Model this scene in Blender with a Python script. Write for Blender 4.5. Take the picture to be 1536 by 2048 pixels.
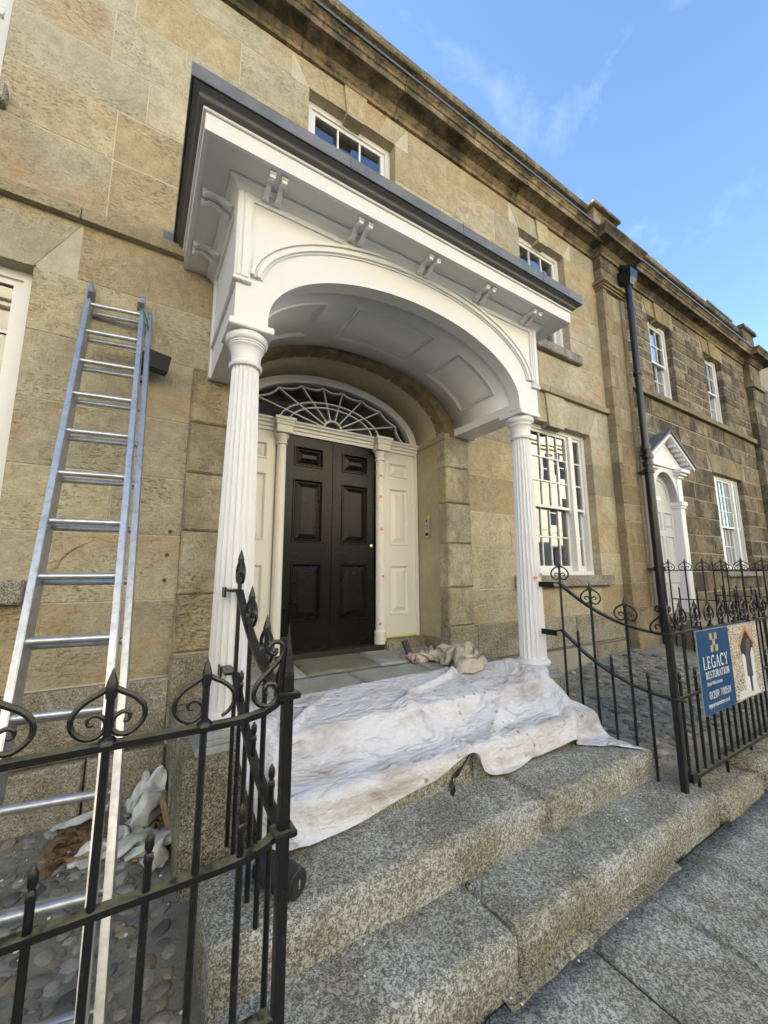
import bpy, bmesh, math, random
import numpy as np
from mathutils import Matrix, Vector, noise as mnoise
R = math.radians
scene = bpy.context.scene
for o in list(bpy.data.objects): bpy.data.objects.remove(o)

# ------------------------------------------------------------------ camera
YAW, PITCH, ROLL = R(31.7), R(8.8), R(-0.2)
fw = Vector((math.sin(YAW)*math.cos(PITCH), math.cos(YAW)*math.cos(PITCH), math.sin(PITCH)))
rt = Vector((math.cos(YAW), -math.sin(YAW), 0)); up = rt.cross(fw)
r2 = rt*math.cos(ROLL) + up*math.sin(ROLL); u2 = -rt*math.sin(ROLL) + up*math.cos(ROLL)
cam = bpy.data.cameras.new('camera'); camo = bpy.data.objects.new('camera', cam)
scene.collection.objects.link(camo)
camo.matrix_world = Matrix(((r2.x, u2.x, -fw.x, 0), (r2.y, u2.y, -fw.y, 0), (r2.z, u2.z, -fw.z, 1.5), (0, 0, 0, 1)))
cam.sensor_fit = 'VERTICAL'; cam.sensor_height = 36; cam.lens = 794/2048*36
cam.clip_start = 0.02; cam.clip_end = 2000
scene.camera = camo

# ------------------------------------------------------------------ sky and sun
SUN_EL, SUN_AZ = R(16), R(-30)          # azimuth from +y (behind the house) towards +x
w = bpy.data.worlds.new('World'); scene.world = w; w.use_nodes = True
nt = w.node_tree; nt.nodes.clear()
wo = nt.nodes.new('ShaderNodeOutputWorld'); bg = nt.nodes.new('ShaderNodeBackground')
sky = nt.nodes.new('ShaderNodeTexSky'); sky.sky_type = 'NISHITA'; sky.sun_disc = False
sky.sun_elevation = SUN_EL; sky.sun_rotation = SUN_AZ
sky.altitude = 50; sky.air_density = 1.0; sky.dust_density = 0.9; sky.ozone_density = 3.0
bg.inputs['Strength'].default_value = 0.122
tc = nt.nodes.new('ShaderNodeTexCoord'); mp = nt.nodes.new('ShaderNodeMapping')
mp.inputs['Scale'].default_value = (1.1, 2.6, 3.0); mp.inputs['Rotation'].default_value = (0.3, 0.25, 0.75)
mp.inputs['Location'].default_value = (3.413, -0.193, -1.082)
cn = nt.nodes.new('ShaderNodeTexNoise'); cn.inputs['Scale'].default_value = 1.5; cn.inputs['Detail'].default_value = 9
cn.inputs['Roughness'].default_value = 0.6; cn.inputs['Distortion'].default_value = 0.35
cr = nt.nodes.new('ShaderNodeValToRGB'); cr.color_ramp.elements[0].position = 0.56; cr.color_ramp.elements[1].position = 0.95
cr.color_ramp.elements[0].color = (0, 0, 0, 1); cr.color_ramp.elements[1].color = (0.26, 0.26, 0.26, 1)
mx = nt.nodes.new('ShaderNodeMix'); mx.data_type = 'RGBA'
mx.inputs['B'].default_value = (6.2, 6.4, 6.9, 1)
L = nt.links.new
L(tc.outputs['Generated'], mp.inputs['Vector']); L(mp.outputs['Vector'], cn.inputs['Vector'])
L(cn.outputs['Fac'], cr.inputs['Fac']); L(cr.outputs['Color'], mx.inputs['Factor'])
L(sky.outputs['Color'], mx.inputs['A']); L(mx.outputs['Result'], bg.inputs['Color']); L(bg.outputs['Background'], wo.inputs['Surface'])
sl = bpy.data.lights.new('sun', 'SUN'); sl.energy = 5.0; sl.angle = R(0.5); sl.color = (1.0, 0.935, 0.83)
so = bpy.data.objects.new('sun', sl); scene.collection.objects.link(so)
sd = Vector((math.sin(SUN_AZ)*math.cos(SUN_EL), math.cos(SUN_AZ)*math.cos(SUN_EL), math.sin(SUN_EL)))
so.rotation_euler = (-sd).to_track_quat('-Z', 'Y').to_euler(); so.location = sd*60
vs = scene.view_settings; vs.view_transform = 'Standard'; vs.look = 'None'; vs.gamma = 1; vs.use_curve_mapping = False
vs.exposure = 2.18
cy = scene.cycles; cy.use_denoising = True; cy.max_bounces = 6; cy.diffuse_bounces = 4; cy.glossy_bounces = 3
cy.transparent_max_bounces = 12; cy.caustics_reflective = False; cy.caustics_refractive = False
cy.sample_clamp_indirect = 6

# ------------------------------------------------------------------ helpers
rng = random.Random(7)
def link(o): scene.collection.objects.link(o); return o
def wloc(o):
    return Vector(o.get('_w', (0, 0, 0)))
class MB:
    def __init__(s): s.v = []; s.f = []; s.smooth_f = set()
    def add(s, vs_, fs, smooth=False):
        b = len(s.v); s.v += [tuple(p) for p in vs_]
        for f in fs:
            if smooth: s.smooth_f.add(len(s.f))
            s.f.append(tuple(b+i for i in f))
        return s
    def box(s, x0, x1, y0, y1, z0, z1):
        return s.add([(x0,y0,z0),(x1,y0,z0),(x1,y1,z0),(x0,y1,z0),(x0,y0,z1),(x1,y0,z1),(x1,y1,z1),(x0,y1,z1)],
                     [(0,3,2,1),(4,5,6,7),(0,1,5,4),(1,2,6,5),(2,3,7,6),(3,0,4,7)])
    def cbox(s, x0, x1, y0, y1, z0, z1, c=0.01):
        """box with chamfered front (-y) edges"""
        return s.add([(x0,y1,z0),(x1,y1,z0),(x1,y1,z1),(x0,y1,z1),
                      (x0,y0+c,z0),(x1,y0+c,z0),(x1,y0+c,z1),(x0,y0+c,z1),
                      (x0+c,y0,z0+c),(x1-c,y0,z0+c),(x1-c,y0,z1-c),(x0+c,y0,z1-c)],
                     [(0,3,2,1),(0,1,5,4),(1,2,6,5),(2,3,7,6),(3,0,4,7),(4,5,9,8),(5,6,10,9),(6,7,11,10),(7,4,8,11),(8,9,10,11)])
    def prism(s, poly, y0, y1):
        """poly: (x,z) points, extruded along y"""
        n = len(poly)
        vs_ = [(p[0], y0, p[1]) for p in poly] + [(p[0], y1, p[1]) for p in poly]
        fs = [tuple(range(n)), tuple(range(2*n-1, n-1, -1))] + [(i, i+n, (i+1) % n+n, (i+1) % n) for i in range(n)]
        return s.add(vs_, fs)
    def sweep(s, prof, path, closed_prof=True, caps=True, smooth=False):
        """prof: list of 3-vectors per path station (list of lists)"""
        n = len(path[0]); vs_ = [p for st in path for p in st]; fs = []
        for i in range(len(path)-1):
            for j in range(n if closed_prof else n-1):
                a = i*n+j; b = i*n+(j+1) % n
                fs.append((a, b, b+n, a+n))
        if caps and closed_prof:
            fs.append(tuple(range(n-1, -1, -1))); fs.append(tuple((len(path)-1)*n+j for j in range(n)))
        return s.add(vs_, fs, smooth)
    def extr_x(s, prof, x0, x1):
        """prof: (y,z) closed profile extruded along x"""
        return s.sweep(None, [[(x0, p[0], p[1]) for p in prof], [(x1, p[0], p[1]) for p in prof]])
    def extr_y(s, prof, y0, y1):
        """prof: (x,z) closed profile extruded along y"""
        return s.sweep(None, [[(p[0], y0, p[1]) for p in prof], [(p[0], y1, p[1]) for p in prof]])
    def tube(s, pts, r, n=8, flat=None, smooth=True, square=False):
        """tube along pts; r float or list"""
        pts = [Vector(p) for p in pts]; st = []
        up_ = None
        for i, p in enumerate(pts):
            t = (pts[min(i+1, len(pts)-1)] - pts[max(i-1, 0)])
            if t.length < 1e-9: t = Vector((0, 0, 1))
            t.normalize()
            if up_ is None:
                up_ = Vector((0, 1, 0)) if abs(t.y) < 0.9 else Vector((1, 0, 0))
            a = (up_ - t*up_.dot(t))
            if a.length < 1e-6: a = t.orthogonal()
            a.normalize(); up_ = a; b = t.cross(a)
            rr = r[i] if isinstance(r, (list, tuple)) else r
            fx = flat if flat else 1.0
            ring = []
            for k in range(n):
                th = 2*math.pi*(k+(0.5 if square else 0))/n
                q = (2**0.5 if square else 1)
                ring.append(p + a*(math.cos(th)*rr*q) + b*(math.sin(th)*rr*q*fx))
            st.append(ring)
        return s.sweep(None, st, smooth=smooth)
    def lathe(s, prof, cx, cy, n=24, smooth=True):
        """prof: (r,z) bottom to top around vertical axis"""
        st = [[(cx+r_*math.cos(2*math.pi*k/n), cy+r_*math.sin(2*math.pi*k/n), z) for k in range(n)] for r_, z in prof]
        return s.sweep(None, st, smooth=smooth)
    def sph(s, c, rx, ry, rz, nu=8, nv=5, rot=0):
        vs_ = [(0, 0, -1)]
        for i in range(1, nv):
            ph = math.pi*i/nv-math.pi/2
            for k in range(nu):
                th = 2*math.pi*k/nu; vs_.append((math.cos(ph)*math.cos(th), math.cos(ph)*math.sin(th), math.sin(ph)))
        vs_.append((0, 0, 1)); fs = []
        for k in range(nu): fs.append((0, 1+(k+1) % nu, 1+k))
        for i in range(nv-2):
            for k in range(nu):
                a = 1+i*nu+k; b = 1+i*nu+(k+1) % nu; fs.append((a, b, b+nu, a+nu))
        t = len(vs_)-1
        for k in range(nu): fs.append((t, 1+(nv-2)*nu+k, 1+(nv-2)*nu+(k+1) % nu))
        cr_, sr_ = math.cos(rot), math.sin(rot)
        return s.add([(c[0]+cr_*x*rx-sr_*y*ry, c[1]+sr_*x*rx+cr_*y*ry, c[2]+z*rz) for x, y, z in vs_], fs, True)
    def mesh(s, name):
        me = bpy.data.meshes.new(name); me.from_pydata(s.v, [], s.f)
        if s.smooth_f:
            arr = [i in s.smooth_f for i in range(len(s.f))]
            me.polygons.foreach_set('use_smooth', arr)
            me.update(); me.set_sharp_from_angle(angle=0.62)
        me.update(); return me
def fixnormals(me):
    bm = bmesh.new(); bm.from_mesh(me); bmesh.ops.recalc_face_normals(bm, faces=bm.faces); bm.to_mesh(me); bm.free()
def setpar(o, parent):
    if parent is not None:
        o.parent = parent; o.matrix_parent_inverse = Matrix.Translation(-wloc(parent))
def obj(name, mb, mat, parent=None, color=None, kind=None, label=None, category=None, group=None, bevel=0, autosmooth=False):
    me = mb.mesh(name) if isinstance(mb, MB) else mb
    if isinstance(mb, MB): fixnormals(me)
    if bevel:
        bm = bmesh.new(); bm.from_mesh(me)
        bmesh.ops.bevel(bm, geom=[e for e in bm.edges if len(e.link_faces) == 2 and e.calc_face_angle(0) > 0.5], offset=bevel, segments=2, affect='EDGES', clamp_overlap=True)
        bm.to_mesh(me); bm.free()
    if mat is not None and len(me.materials) == 0: me.materials.append(mat)
    o = link(bpy.data.objects.new(name, me)); setpar(o, parent)
    if color: o.color = (*color, 1)
    tag(o, label, category, group, kind); return o
def tag(o, label=None, category=None, group=None, kind=None):
    if label: o['label'] = label
    if category: o['category'] = category
    if group: o['group'] = group
    if kind: o['kind'] = kind
    return o
def empty(name, loc=(0, 0, 0), parent=None, label=None, category=None, group=None, kind=None):
    o = link(bpy.data.objects.new(name, None)); o.empty_display_size = 0.1
    if parent is None:
        o.location = loc; o['_w'] = tuple(loc)
    else:
        setpar(o, parent)
    return tag(o, label, category, group, kind)
def inst(src, name, parent, loc=(0, 0, 0), rot=(0, 0, 0), scale=(1, 1, 1), color=None):
    o = link(bpy.data.objects.new(name, src)); setpar(o, parent)
    o.location = loc; o.rotation_euler = rot; o.scale = scale
    if color: o.color = (*color, 1)
    return o
def rough_mesh(mb, amp, freq, cuts=0, bevel=0.0, seed=0):
    """mesh with subdivided, noise-worn surfaces (worn stone)"""
    me = mb.mesh('worn'); bm = bmesh.new(); bm.from_mesh(me)
    bmesh.ops.recalc_face_normals(bm, faces=bm.faces)
    if bevel: bmesh.ops.bevel(bm, geom=list(bm.edges), offset=bevel, segments=3, affect='EDGES', clamp_overlap=True)
    if cuts:
        for it in range(cuts):
            es = [e for e in bm.edges if e.calc_length() > 0.09]
            if not es: break
            bmesh.ops.subdivide_edges(bm, edges=es, cuts=1, use_grid_fill=True)
    bm.normal_update()
    for v in bm.verts:
        p = v.co*freq + Vector((seed*7.3, seed*3.1, 0))
        v.co += v.normal*amp*(mnoise.noise(p)+0.5*mnoise.noise(p*2.7))
    for f in bm.faces: f.smooth = True
    bmesh.ops.triangulate(bm, faces=[f for f in bm.faces if len(f.verts) > 4])
    bm.to_mesh(me); bm.free()
    return me
# ------------------------------------------------------------------ materials
class Mt:
    def __init__(s, name, obj_random=True):
        s.m = bpy.data.materials.new(name); s.m.use_nodes = True; s.t = s.m.node_tree; s.t.nodes.clear()
        s.out = s.n('ShaderNodeOutputMaterial'); s.bs = s.n('ShaderNodeBsdfPrincipled')
        s.l(s.bs.outputs[0], s.out.inputs['Surface'])
        s.geo = s.n('ShaderNodeNewGeometry'); s.oi = s.n('ShaderNodeObjectInfo')
        if obj_random:
            m1 = s.math('MULTIPLY', s.oi.outputs['Random'], 61.0)
            s.pos = s.vadd(s.geo.outputs['Position'], m1)
        else: s.pos = s.geo.outputs['Position']
    def n(s, t): return s.t.nodes.new(t)
    def l(s, a, b): s.t.links.new(a, b)
    def put(s, sock, v):
        if isinstance(v, bpy.types.NodeSocket): s.l(v, sock)
        elif isinstance(v, (tuple, list)) and len(v) == 3 and sock.type == 'RGBA': sock.default_value = (*v, 1)
        elif sock.type == 'VECTOR' and isinstance(v, (int, float)): sock.default_value = (v, v, v)
        else: sock.default_value = v
    def math(s, op, a, b=0.0, clamp=False):
        n = s.n('ShaderNodeMath'); n.operation = op; n.use_clamp = clamp
        s.put(n.inputs[0], a); s.put(n.inputs[1], b); return n.outputs[0]
    def vadd(s, v, f):
        n = s.n('ShaderNodeVectorMath'); n.operation = 'ADD'; s.put(n.inputs[0], v); s.put(n.inputs[1], f); return n.outputs[0]
    def scale(s, v, xyz, rot=(0, 0, 0)):
        n = s.n('ShaderNodeMapping'); s.put(n.inputs['Vector'], v); n.inputs['Scale'].default_value = xyz
        n.inputs['Rotation'].default_value = rot; return n.outputs[0]
    def noise(s, sc, det=4, rough=0.55, v=None, dist=0.0):
        n = s.n('ShaderNodeTexNoise'); s.put(n.inputs['Vector'], v if v is not None else s.pos)
        n.inputs['Scale'].default_value = sc; n.inputs['Detail'].default_value = det
        n.inputs['Roughness'].default_value = rough; n.inputs['Distortion'].default_value = dist; return n.outputs['Fac']
    def voro(s, sc, v=None, feat='F1', out='Color'):
        n = s.n('ShaderNodeTexVoronoi'); n.feature = feat; s.put(n.inputs['Vector'], v if v is not None else s.pos)
        n.inputs['Scale'].default_value = sc; return n.outputs[out]
    def wave(s, sc, dist=6, det=3, v=None, ds=1.0):
        n = s.n('ShaderNodeTexWave'); s.put(n.inputs['Vector'], v if v is not None else s.pos)
        n.inputs['Scale'].default_value = sc; n.inputs['Distortion'].default_value = dist; n.inputs['Detail'].default_value = det
        n.inputs['Detail Scale'].default_value = ds; return n.outputs['Fac']
    def ramp(s, f, stops):
        n = s.n('ShaderNodeValToRGB'); s.put(n.inputs[0], f); e = n.color_ramp.elements
        while len(e) < len(stops): e.new(0.5)
        for k, (p, c) in enumerate(stops):
            e[k].position = p; e[k].color = (c, c, c, 1) if isinstance(c, (int, float)) else (*c, 1)
        return n.outputs['Color']
    def mix(s, f, a, b, mode='MIX'):
        n = s.n('ShaderNodeMix'); n.data_type = 'RGBA'; n.blend_type = mode
        s.put(n.inputs['Factor'], f); s.put(n.inputs['A'], a); s.put(n.inputs['B'], b); return n.outputs['Result']
    def bump(s, h, strength=0.3, dist=0.01, prev=None):
        n = s.n('ShaderNodeBump'); n.inputs['Strength'].default_value = strength; n.inputs['Distance'].default_value = dist
        s.put(n.inputs['Height'], h)
        if prev is not None: s.l(prev, n.inputs['Normal'])
        return n.outputs[0]
    def sep(s, c, k):
        n = s.n('ShaderNodeSeparateXYZ'); s.put(n.inputs[0], c); return n.outputs[k]
    def set(s, color=None, rough=None, metal=None, normal=None, spec=None, **kw):
        b = s.bs.inputs
        if color is not None: s.put(b['Base Color'], color)
        if rough is not None: s.put(b['Roughness'], rough)
        if metal is not None: s.put(b['Metallic'], metal)
        if normal is not None: s.l(normal, b['Normal'])
        if spec is not None: s.put(b['Specular IOR Level'], spec)
        return s.m

def stone_mat(name, soot=0.0, iron=1.0, lichen=0.0, bumpk=1.0):
    m = Mt(name); base = m.oi.outputs['Color']
    n1 = m.noise(2.2, 5, 0.6); n2 = m.noise(14, 4, 0.6); n3 = m.noise(90, 2, 0.6)
    c = m.mix(m.ramp(n1, [(0.3, 0), (0.7, 1)]), m.mix(1.0, base, (0.80, 0.78, 0.74), 'MULTIPLY'), m.mix(1.0, base, (1.14, 1.12, 1.08), 'MULTIPLY'))
    c = m.mix(m.ramp(n2, [(0.36, 0.5), (0.58, 0)]), c, m.mix(1.0, base, (0.64, 0.59, 0.51), 'MULTIPLY'))
    c = m.mix(m.ramp(n3, [(0.35, 0.42), (0.5, 0)]), c, m.mix(1.0, base, (0.62, 0.57, 0.49), 'MULTIPLY'))
    # iron banding: contour lines of a warped field, only in patches and only on some stones
    tilt = m.scale(m.pos, (0.9, 0.9, 2.0), (0.2, 0.5, 0.3))
    fld = m.noise(1.3, 3, 0.5, tilt, 0.8)
    band = m.math('FRACT', m.math('MULTIPLY', fld, 6.0))
    line = m.ramp(band, [(0.0, 0.9), (0.10, 0.25), (0.35, 0.0), (0.88, 0.0), (0.97, 0.7), (1.0, 1.0)])
    gate = m.ramp(m.noise(1.7, 2, 0.5, m.vadd(m.pos, 13.7)), [(0.46, 0), (0.62, 1)])
    gate2 = m.ramp(m.oi.outputs['Random'], [(0.30, 0.0), (0.60, 1)])
    msk = m.math('MULTIPLY', m.math('MULTIPLY', line, gate), m.math('MULTIPLY', gate2, 0.68*iron))
    c = m.mix(msk, c, (0.29, 0.14, 0.055))
    wash = m.math('MULTIPLY', m.math('MULTIPLY', gate, gate2), 0.36*iron)
    c = m.mix(wash, c, (0.42, 0.29, 0.15))
    # pits and dark specks
    vp = m.n('ShaderNodeTexVoronoi'); m.put(vp.inputs['Vector'], m.scale(m.pos, (1, 1, 2.2))); vp.inputs['Scale'].default_value = 55
    pit = m.ramp(vp.outputs['Distance'], [(0.05, 1), (0.22, 0)])
    pitg = m.math('MULTIPLY', pit, m.ramp(m.noise(6, 3), [(0.48, 0), (0.62, 1)]))
    c = m.mix(m.math('MULTIPLY', pitg, 0.55), c, (0.13, 0.10, 0.06))
    dsh = m.noise(38, 2, 0.5, m.scale(m.pos, (0.9, 1.0, 2.6), (0.0, 0.35, 0.0)))
    dash = m.math('MULTIPLY', m.ramp(dsh, [(0.58, 0), (0.66, 1)]), m.ramp(m.noise(2.6, 3, 0.55, m.vadd(m.pos, 21.0)), [(0.42, 0.1), (0.62, 1)]))
    c = m.mix(m.math('MULTIPLY', dash, 0.55), c, m.mix(1.0, base, (0.36, 0.31, 0.23), 'MULTIPLY'))
    c = m.mix(m.math('MULTIPLY', m.ramp(dsh, [(0.34, 1), (0.42, 0)]), 0.35), c, m.mix(1.0, base, (1.22, 1.2, 1.16), 'MULTIPLY'))
    # occasional hairline cracks
    wn = m.n('ShaderNodeTexNoise'); m.put(wn.inputs['Vector'], m.pos); wn.inputs['Scale'].default_value = 4.0; wn.inputs['Detail'].default_value = 4
    ck = m.voro(0.8, m.mix(0.18, m.pos, wn.outputs['Color'], 'ADD'), 'DISTANCE_TO_EDGE', 'Distance')
    crk = m.math('MULTIPLY', m.ramp(ck, [(0.0, 1), (0.006, 0)]), m.ramp(m.noise(1.1, 2), [(0.6, 0), (0.66, 1)]))
    c = m.mix(m.math('MULTIPLY', crk, 0.6), c, (0.07, 0.05, 0.03))
    if soot > 0:
        sv = m.noise(1.6, 6, 0.65, m.scale(m.pos, (1.2, 1.2, 0.8)))
        smk = m.math('MULTIPLY', m.ramp(sv, [(0.42, 0), (0.60, 1)]), soot)
        c = m.mix(smk, c, (0.055, 0.048, 0.04))
        c = m.mix(m.math('MULTIPLY', m.ramp(m.noise(9, 5, 0.7), [(0.5, 0), (0.62, 1)]), soot*0.7), c, (0.05, 0.045, 0.038))
    if lichen > 0:
        lm = m.math('MULTIPLY', m.ramp(m.noise(5, 6, 0.7, m.vadd(m.geo.outputs['Position'], 3.3)), [(0.5, 0), (0.62, 1)]), lichen)
        c = m.mix(lm, c, (0.15, 0.15, 0.05))
    tool = m.noise(60, 2, 0.5, m.scale(m.pos, (1.6, 1, 0.5), (0, 0.6, 0)))
    h = m.math('ADD', m.math('MULTIPLY', n2, 1.2), m.math('ADD', m.math('MULTIPLY', tool, 0.55), m.math('MULTIPLY', n3, 0.35)))
    h = m.math('SUBTRACT', h, m.math('MULTIPLY', pitg, 0.6)); h = m.math('SUBTRACT', h, m.math('MULTIPLY', dash, 0.55)); h = m.math('SUBTRACT', h, m.math('MULTIPLY', crk, 0.5))
    return m.set(c, 0.9, normal=m.bump(h, 0.85*bumpk, 0.015), spec=0.25)
def plain_stone(name, col, var=0.25, sc=5, rough=0.9, bumpk=0.5, obj_col=False, soot=0.0, mottle=None):
    m = Mt(name); base = m.oi.outputs['Color'] if obj_col else col
    n1 = m.noise(sc, 6, 0.62); n2 = m.noise(sc*9, 4, 0.6)
    k = 1-var
    c = m.mix(m.ramp(n1, [(0.3, 0), (0.7, 1)]), m.mix(1.0, base, (k, k, k*0.98), 'MULTIPLY'), m.mix(1.0, base, (1+var*0.6, 1+var*0.6, 1+var*0.55), 'MULTIPLY'))
    c = m.mix(m.ramp(n2, [(0.4, 0.3), (0.65, 0)]), c, m.mix(1.0, base, (0.6, 0.58, 0.55), 'MULTIPLY'))
    if soot: c = m.mix(m.math('MULTIPLY', m.ramp(m.noise(2.5, 7, 0.7, m.scale(m.pos, (1.5, 1, 0.7))), [(0.40, 0), (0.62, 1)]), soot), c, (0.04, 0.035, 0.03))
    if mottle: c = m.mix(m.ramp(m.noise(2.1, 5, 0.6, m.vadd(m.pos, 9.1)), [(0.48, 0), (0.62, 0.8)]), c, mottle)
    h = m.math('ADD', n1, m.math('MULTIPLY', n2, 0.5))
    return m.set(c, rough, normal=m.bump(h, bumpk, 0.012), spec=0.25)
def granite(name, grain=115, base=((0.11, 0.112, 0.10), (0.205, 0.207, 0.19), (0.41, 0.415, 0.39)), tint=(1, 1, 1), moss=0.3, damp=0.0):
    m = Mt(name)
    v1 = m.scale(m.pos, (1, 1, 1), (0.3, 0.5, 0.8))
    wv = m.n('ShaderNodeTexNoise'); m.put(wv.inputs['Vector'], m.pos); wv.inputs['Scale'].default_value = grain*0.5; wv.inputs['Detail'].default_value = 1
    vd_ = m.mix(0.012, v1, wv.outputs['Color'], 'ADD')
    cell = m.voro(grain, m.scale(vd_, (1, 1.7, 1.3))); cell2 = m.voro(grain*0.55, m.scale(vd_, (1.5, 0.8, 1.1), (0.5, 0.2, 0.9)))
    g = m.sep(cell, 0); g2 = m.sep(cell2, 1)
    c = m.ramp(g, [(0.0, base[0]), (0.40, base[1]), (0.56, tuple(0.6*x+0.4*y for x, y in zip(base[1], base[2]))), (0.68, base[2]), (1.0, tuple(min(1, 1.3*x) for x in base[2]))])
    c = m.mix(m.ramp(g2, [(0.84, 0), (0.88, 0.8)]), c, tuple(1.3*x for x in base[2]))
    c = m.mix(m.ramp(g2, [(0.10, 0.7), (0.14, 0)]), c, base[0])
    n1 = m.noise(3.2, 6, 0.6); n2 = m.noise(30, 3)
    c = m.mix(m.ramp(n1, [(0.36, 0.85), (0.62, 0)]), c, m.mix(1.0, c, (0.58, 0.54, 0.44), 'MULTIPLY'))
    c = m.mix(m.math('MULTIPLY', m.ramp(m.noise(7, 6, 0.7, m.vadd(m.pos, 31.0)), [(0.56, 0), (0.70, 1)]), 0.5), c, (0.07, 0.065, 0.05))
    c = m.mix(1.0, c, tint, 'MULTIPLY')
    if moss: c = m.mix(m.math('MULTIPLY', m.ramp(m.noise(4.5, 7, 0.7, m.vadd(m.pos, 5.5)), [(0.52, 0), (0.68, 1)]), moss), c, (0.10, 0.115, 0.05))
    h = m.math('ADD', m.math('MULTIPLY', g, 0.25), m.math('ADD', m.math('MULTIPLY', n2, 0.8), n1))
    return m.set(c, 0.78, normal=m.bump(h, 0.5, 0.008), spec=0.3)
def paint(name, col, rough=0.35, bumpk=0.05, dirt=0.0, dirtcol=(0.3, 0.27, 0.22), sc=18, chip=None):
    m = Mt(name, False)
    n1 = m.noise(3, 5, 0.6); n2 = m.noise(sc, 4, 0.6, m.scale(m.pos, (1, 1, 0.25)))
    c = m.mix(m.ramp(n1, [(0.35, 0.10), (0.65, 0)]), col, tuple(x*0.8 for x in col))
    if dirt: c = m.mix(m.math('MULTIPLY', m.ramp(n1, [(0.5, 0), (0.75, 1)]), dirt), c, dirtcol)
    rr = m.math('ADD', m.math('MULTIPLY', n1, 0.15), rough-0.07)
    return m.set(c, rr, normal=m.bump(n2, bumpk*4, 0.002))
STONE = stone_mat('sandstone', 0.0, 1.0)
STONE_WORN = stone_mat('sandstone_weathered', 0.35, 0.6, 0.25, 1.2)
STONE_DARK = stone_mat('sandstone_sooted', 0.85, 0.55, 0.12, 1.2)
STONE_PIL = stone_mat('sandstone_pilaster', 0.22, 0.25, 0.05, 1.0)
CORNICE = stone_mat('cornice_stone', 0.9, 0.4, 0.3, 1.3)
MORTAR = plain_stone('mortar', (0.52, 0.48, 0.38), 0.2, 8)
MORTAR_D = plain_stone('pale_mortar', (0.33, 0.295, 0.23), 0.25, 8)
RENDER_ = plain_stone('lime_render', (0.41, 0.355, 0.25), 0.16, 2.2, 0.92, 0.25, mottle=(0.34, 0.285, 0.19))
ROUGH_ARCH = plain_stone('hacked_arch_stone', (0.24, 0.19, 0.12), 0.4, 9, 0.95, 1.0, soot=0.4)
GRANITE = granite('granite_step', 165)
GRANITE_P = granite('granite_paving', 160, ((0.125, 0.125, 0.115), (0.225, 0.225, 0.208), (0.43, 0.43, 0.40)), moss=0.15)
GRANITE_W = granite('granite_plinth', 150, ((0.15, 0.135, 0.105), (0.25, 0.225, 0.18), (0.34, 0.315, 0.265)), moss=0.25)
GRANITE_K = granite('granite_kerb', 170, ((0.06, 0.055, 0.04), (0.19, 0.175, 0.13), (0.36, 0.34, 0.28)), moss=0.6)
SLAB = plain_stone('porch_slab', (0.33, 0.335, 0.315), 0.3, 6, 0.8, 0.4)
SLAB_G = plain_stone('porch_slab_greenish', (0.20, 0.195, 0.15), 0.3, 6, 0.8, 0.4)
CEMENT = plain_stone('cement', (0.27, 0.265, 0.235), 0.35, 7, 0.95, 0.9, mottle=(0.18, 0.175, 0.14))
JOINT = plain_stone('dark_joint_soil', (0.09, 0.085, 0.065), 0.5, 20, 0.95, 1.0)
COBBLE = plain_stone('cobble_stone', (0.3, 0.3, 0.3), 0.3, 14, 0.75, 0.5, obj_col=True)
WHITE = paint('white_gloss_paint', (0.70, 0.71, 0.73), 0.36, 0.04, 0.14, (0.50, 0.49, 0.46))
WHITE_COL = paint('white_column_paint', (0.71, 0.72, 0.75), 0.38, 0.06, 0.12, (0.5, 0.5, 0.5), 30)
WHITE_WIN = paint('white_window_paint', (0.72, 0.72, 0.71), 0.35, 0.03)
CREAM = paint('cream_door_surround_paint', (0.70, 0.685, 0.64), 0.36, 0.03)
BLACKDOOR = paint('black_door_paint', (0.007, 0.006, 0.005), 0.26, 0.05, 0.0, sc=8)
BLACKDOOR.node_tree.nodes['Principled BSDF'].inputs['Specular IOR Level'].default_value = 0.22
GREYDOOR = paint('pale_grey_door_paint', (0.50, 0.52, 0.53), 0.45, 0.03)
GUTTER = paint('dark_grey_gutter_paint', (0.095, 0.098, 0.103), 0.45, 0.02)
PIPE = paint('black_pipe_paint', (0.007, 0.009, 0.013), 0.33, 0.03)
PLASTIC_BLK = paint('black_plastic', (0.012, 0.012, 0.013), 0.45, 0.02)
def lead_mat():
    m = Mt('lead_sheet', False); n1 = m.noise(5, 6, 0.65); n2 = m.noise(40, 3)
    c = m.mix(m.ramp(n1, [(0.3, 0), (0.7, 1)]), (0.09, 0.10, 0.12), (0.18, 0.19, 0.215))
    return m.set(c, 0.55, normal=m.bump(n2, 0.25, 0.004))
LEAD = lead_mat()
def iron_mat(name, lichen=0.0, gloss=0.3):
    m = Mt(name, False); n1 = m.noise(22, 5, 0.65); n2 = m.noise(110, 3, 0.6)
    c = m.mix(m.ramp(n1, [(0.55, 0), (0.75, 0.5)]), (0.006, 0.0065, 0.008), (0.028, 0.024, 0.02))
    rr = 0.34
    if lichen:
        nz = m.ramp(m.sep(m.geo.outputs['Normal'], 2), [(0.6, 0), (0.9, 1)])
        lk = m.math('MULTIPLY', m.math('MULTIPLY', m.ramp(n1, [(0.36, 0), (0.52, 1)]), nz), lichen)
        c = m.mix(lk, c, (0.15, 0.15, 0.085)); rr = m.math('ADD', m.math('MULTIPLY', lk, 0.5), 0.34)
        c = m.mix(m.math('MULTIPLY', m.ramp(m.noise(60, 4, 0.7), [(0.62, 0), (0.68, 1)]), 0.4), c, (0.11, 0.10, 0.075))
    h = m.math('ADD', n1, m.math('MULTIPLY', n2, 0.4))
    return m.set(c, rr, normal=m.bump(h, 0.6, 0.004))
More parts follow.
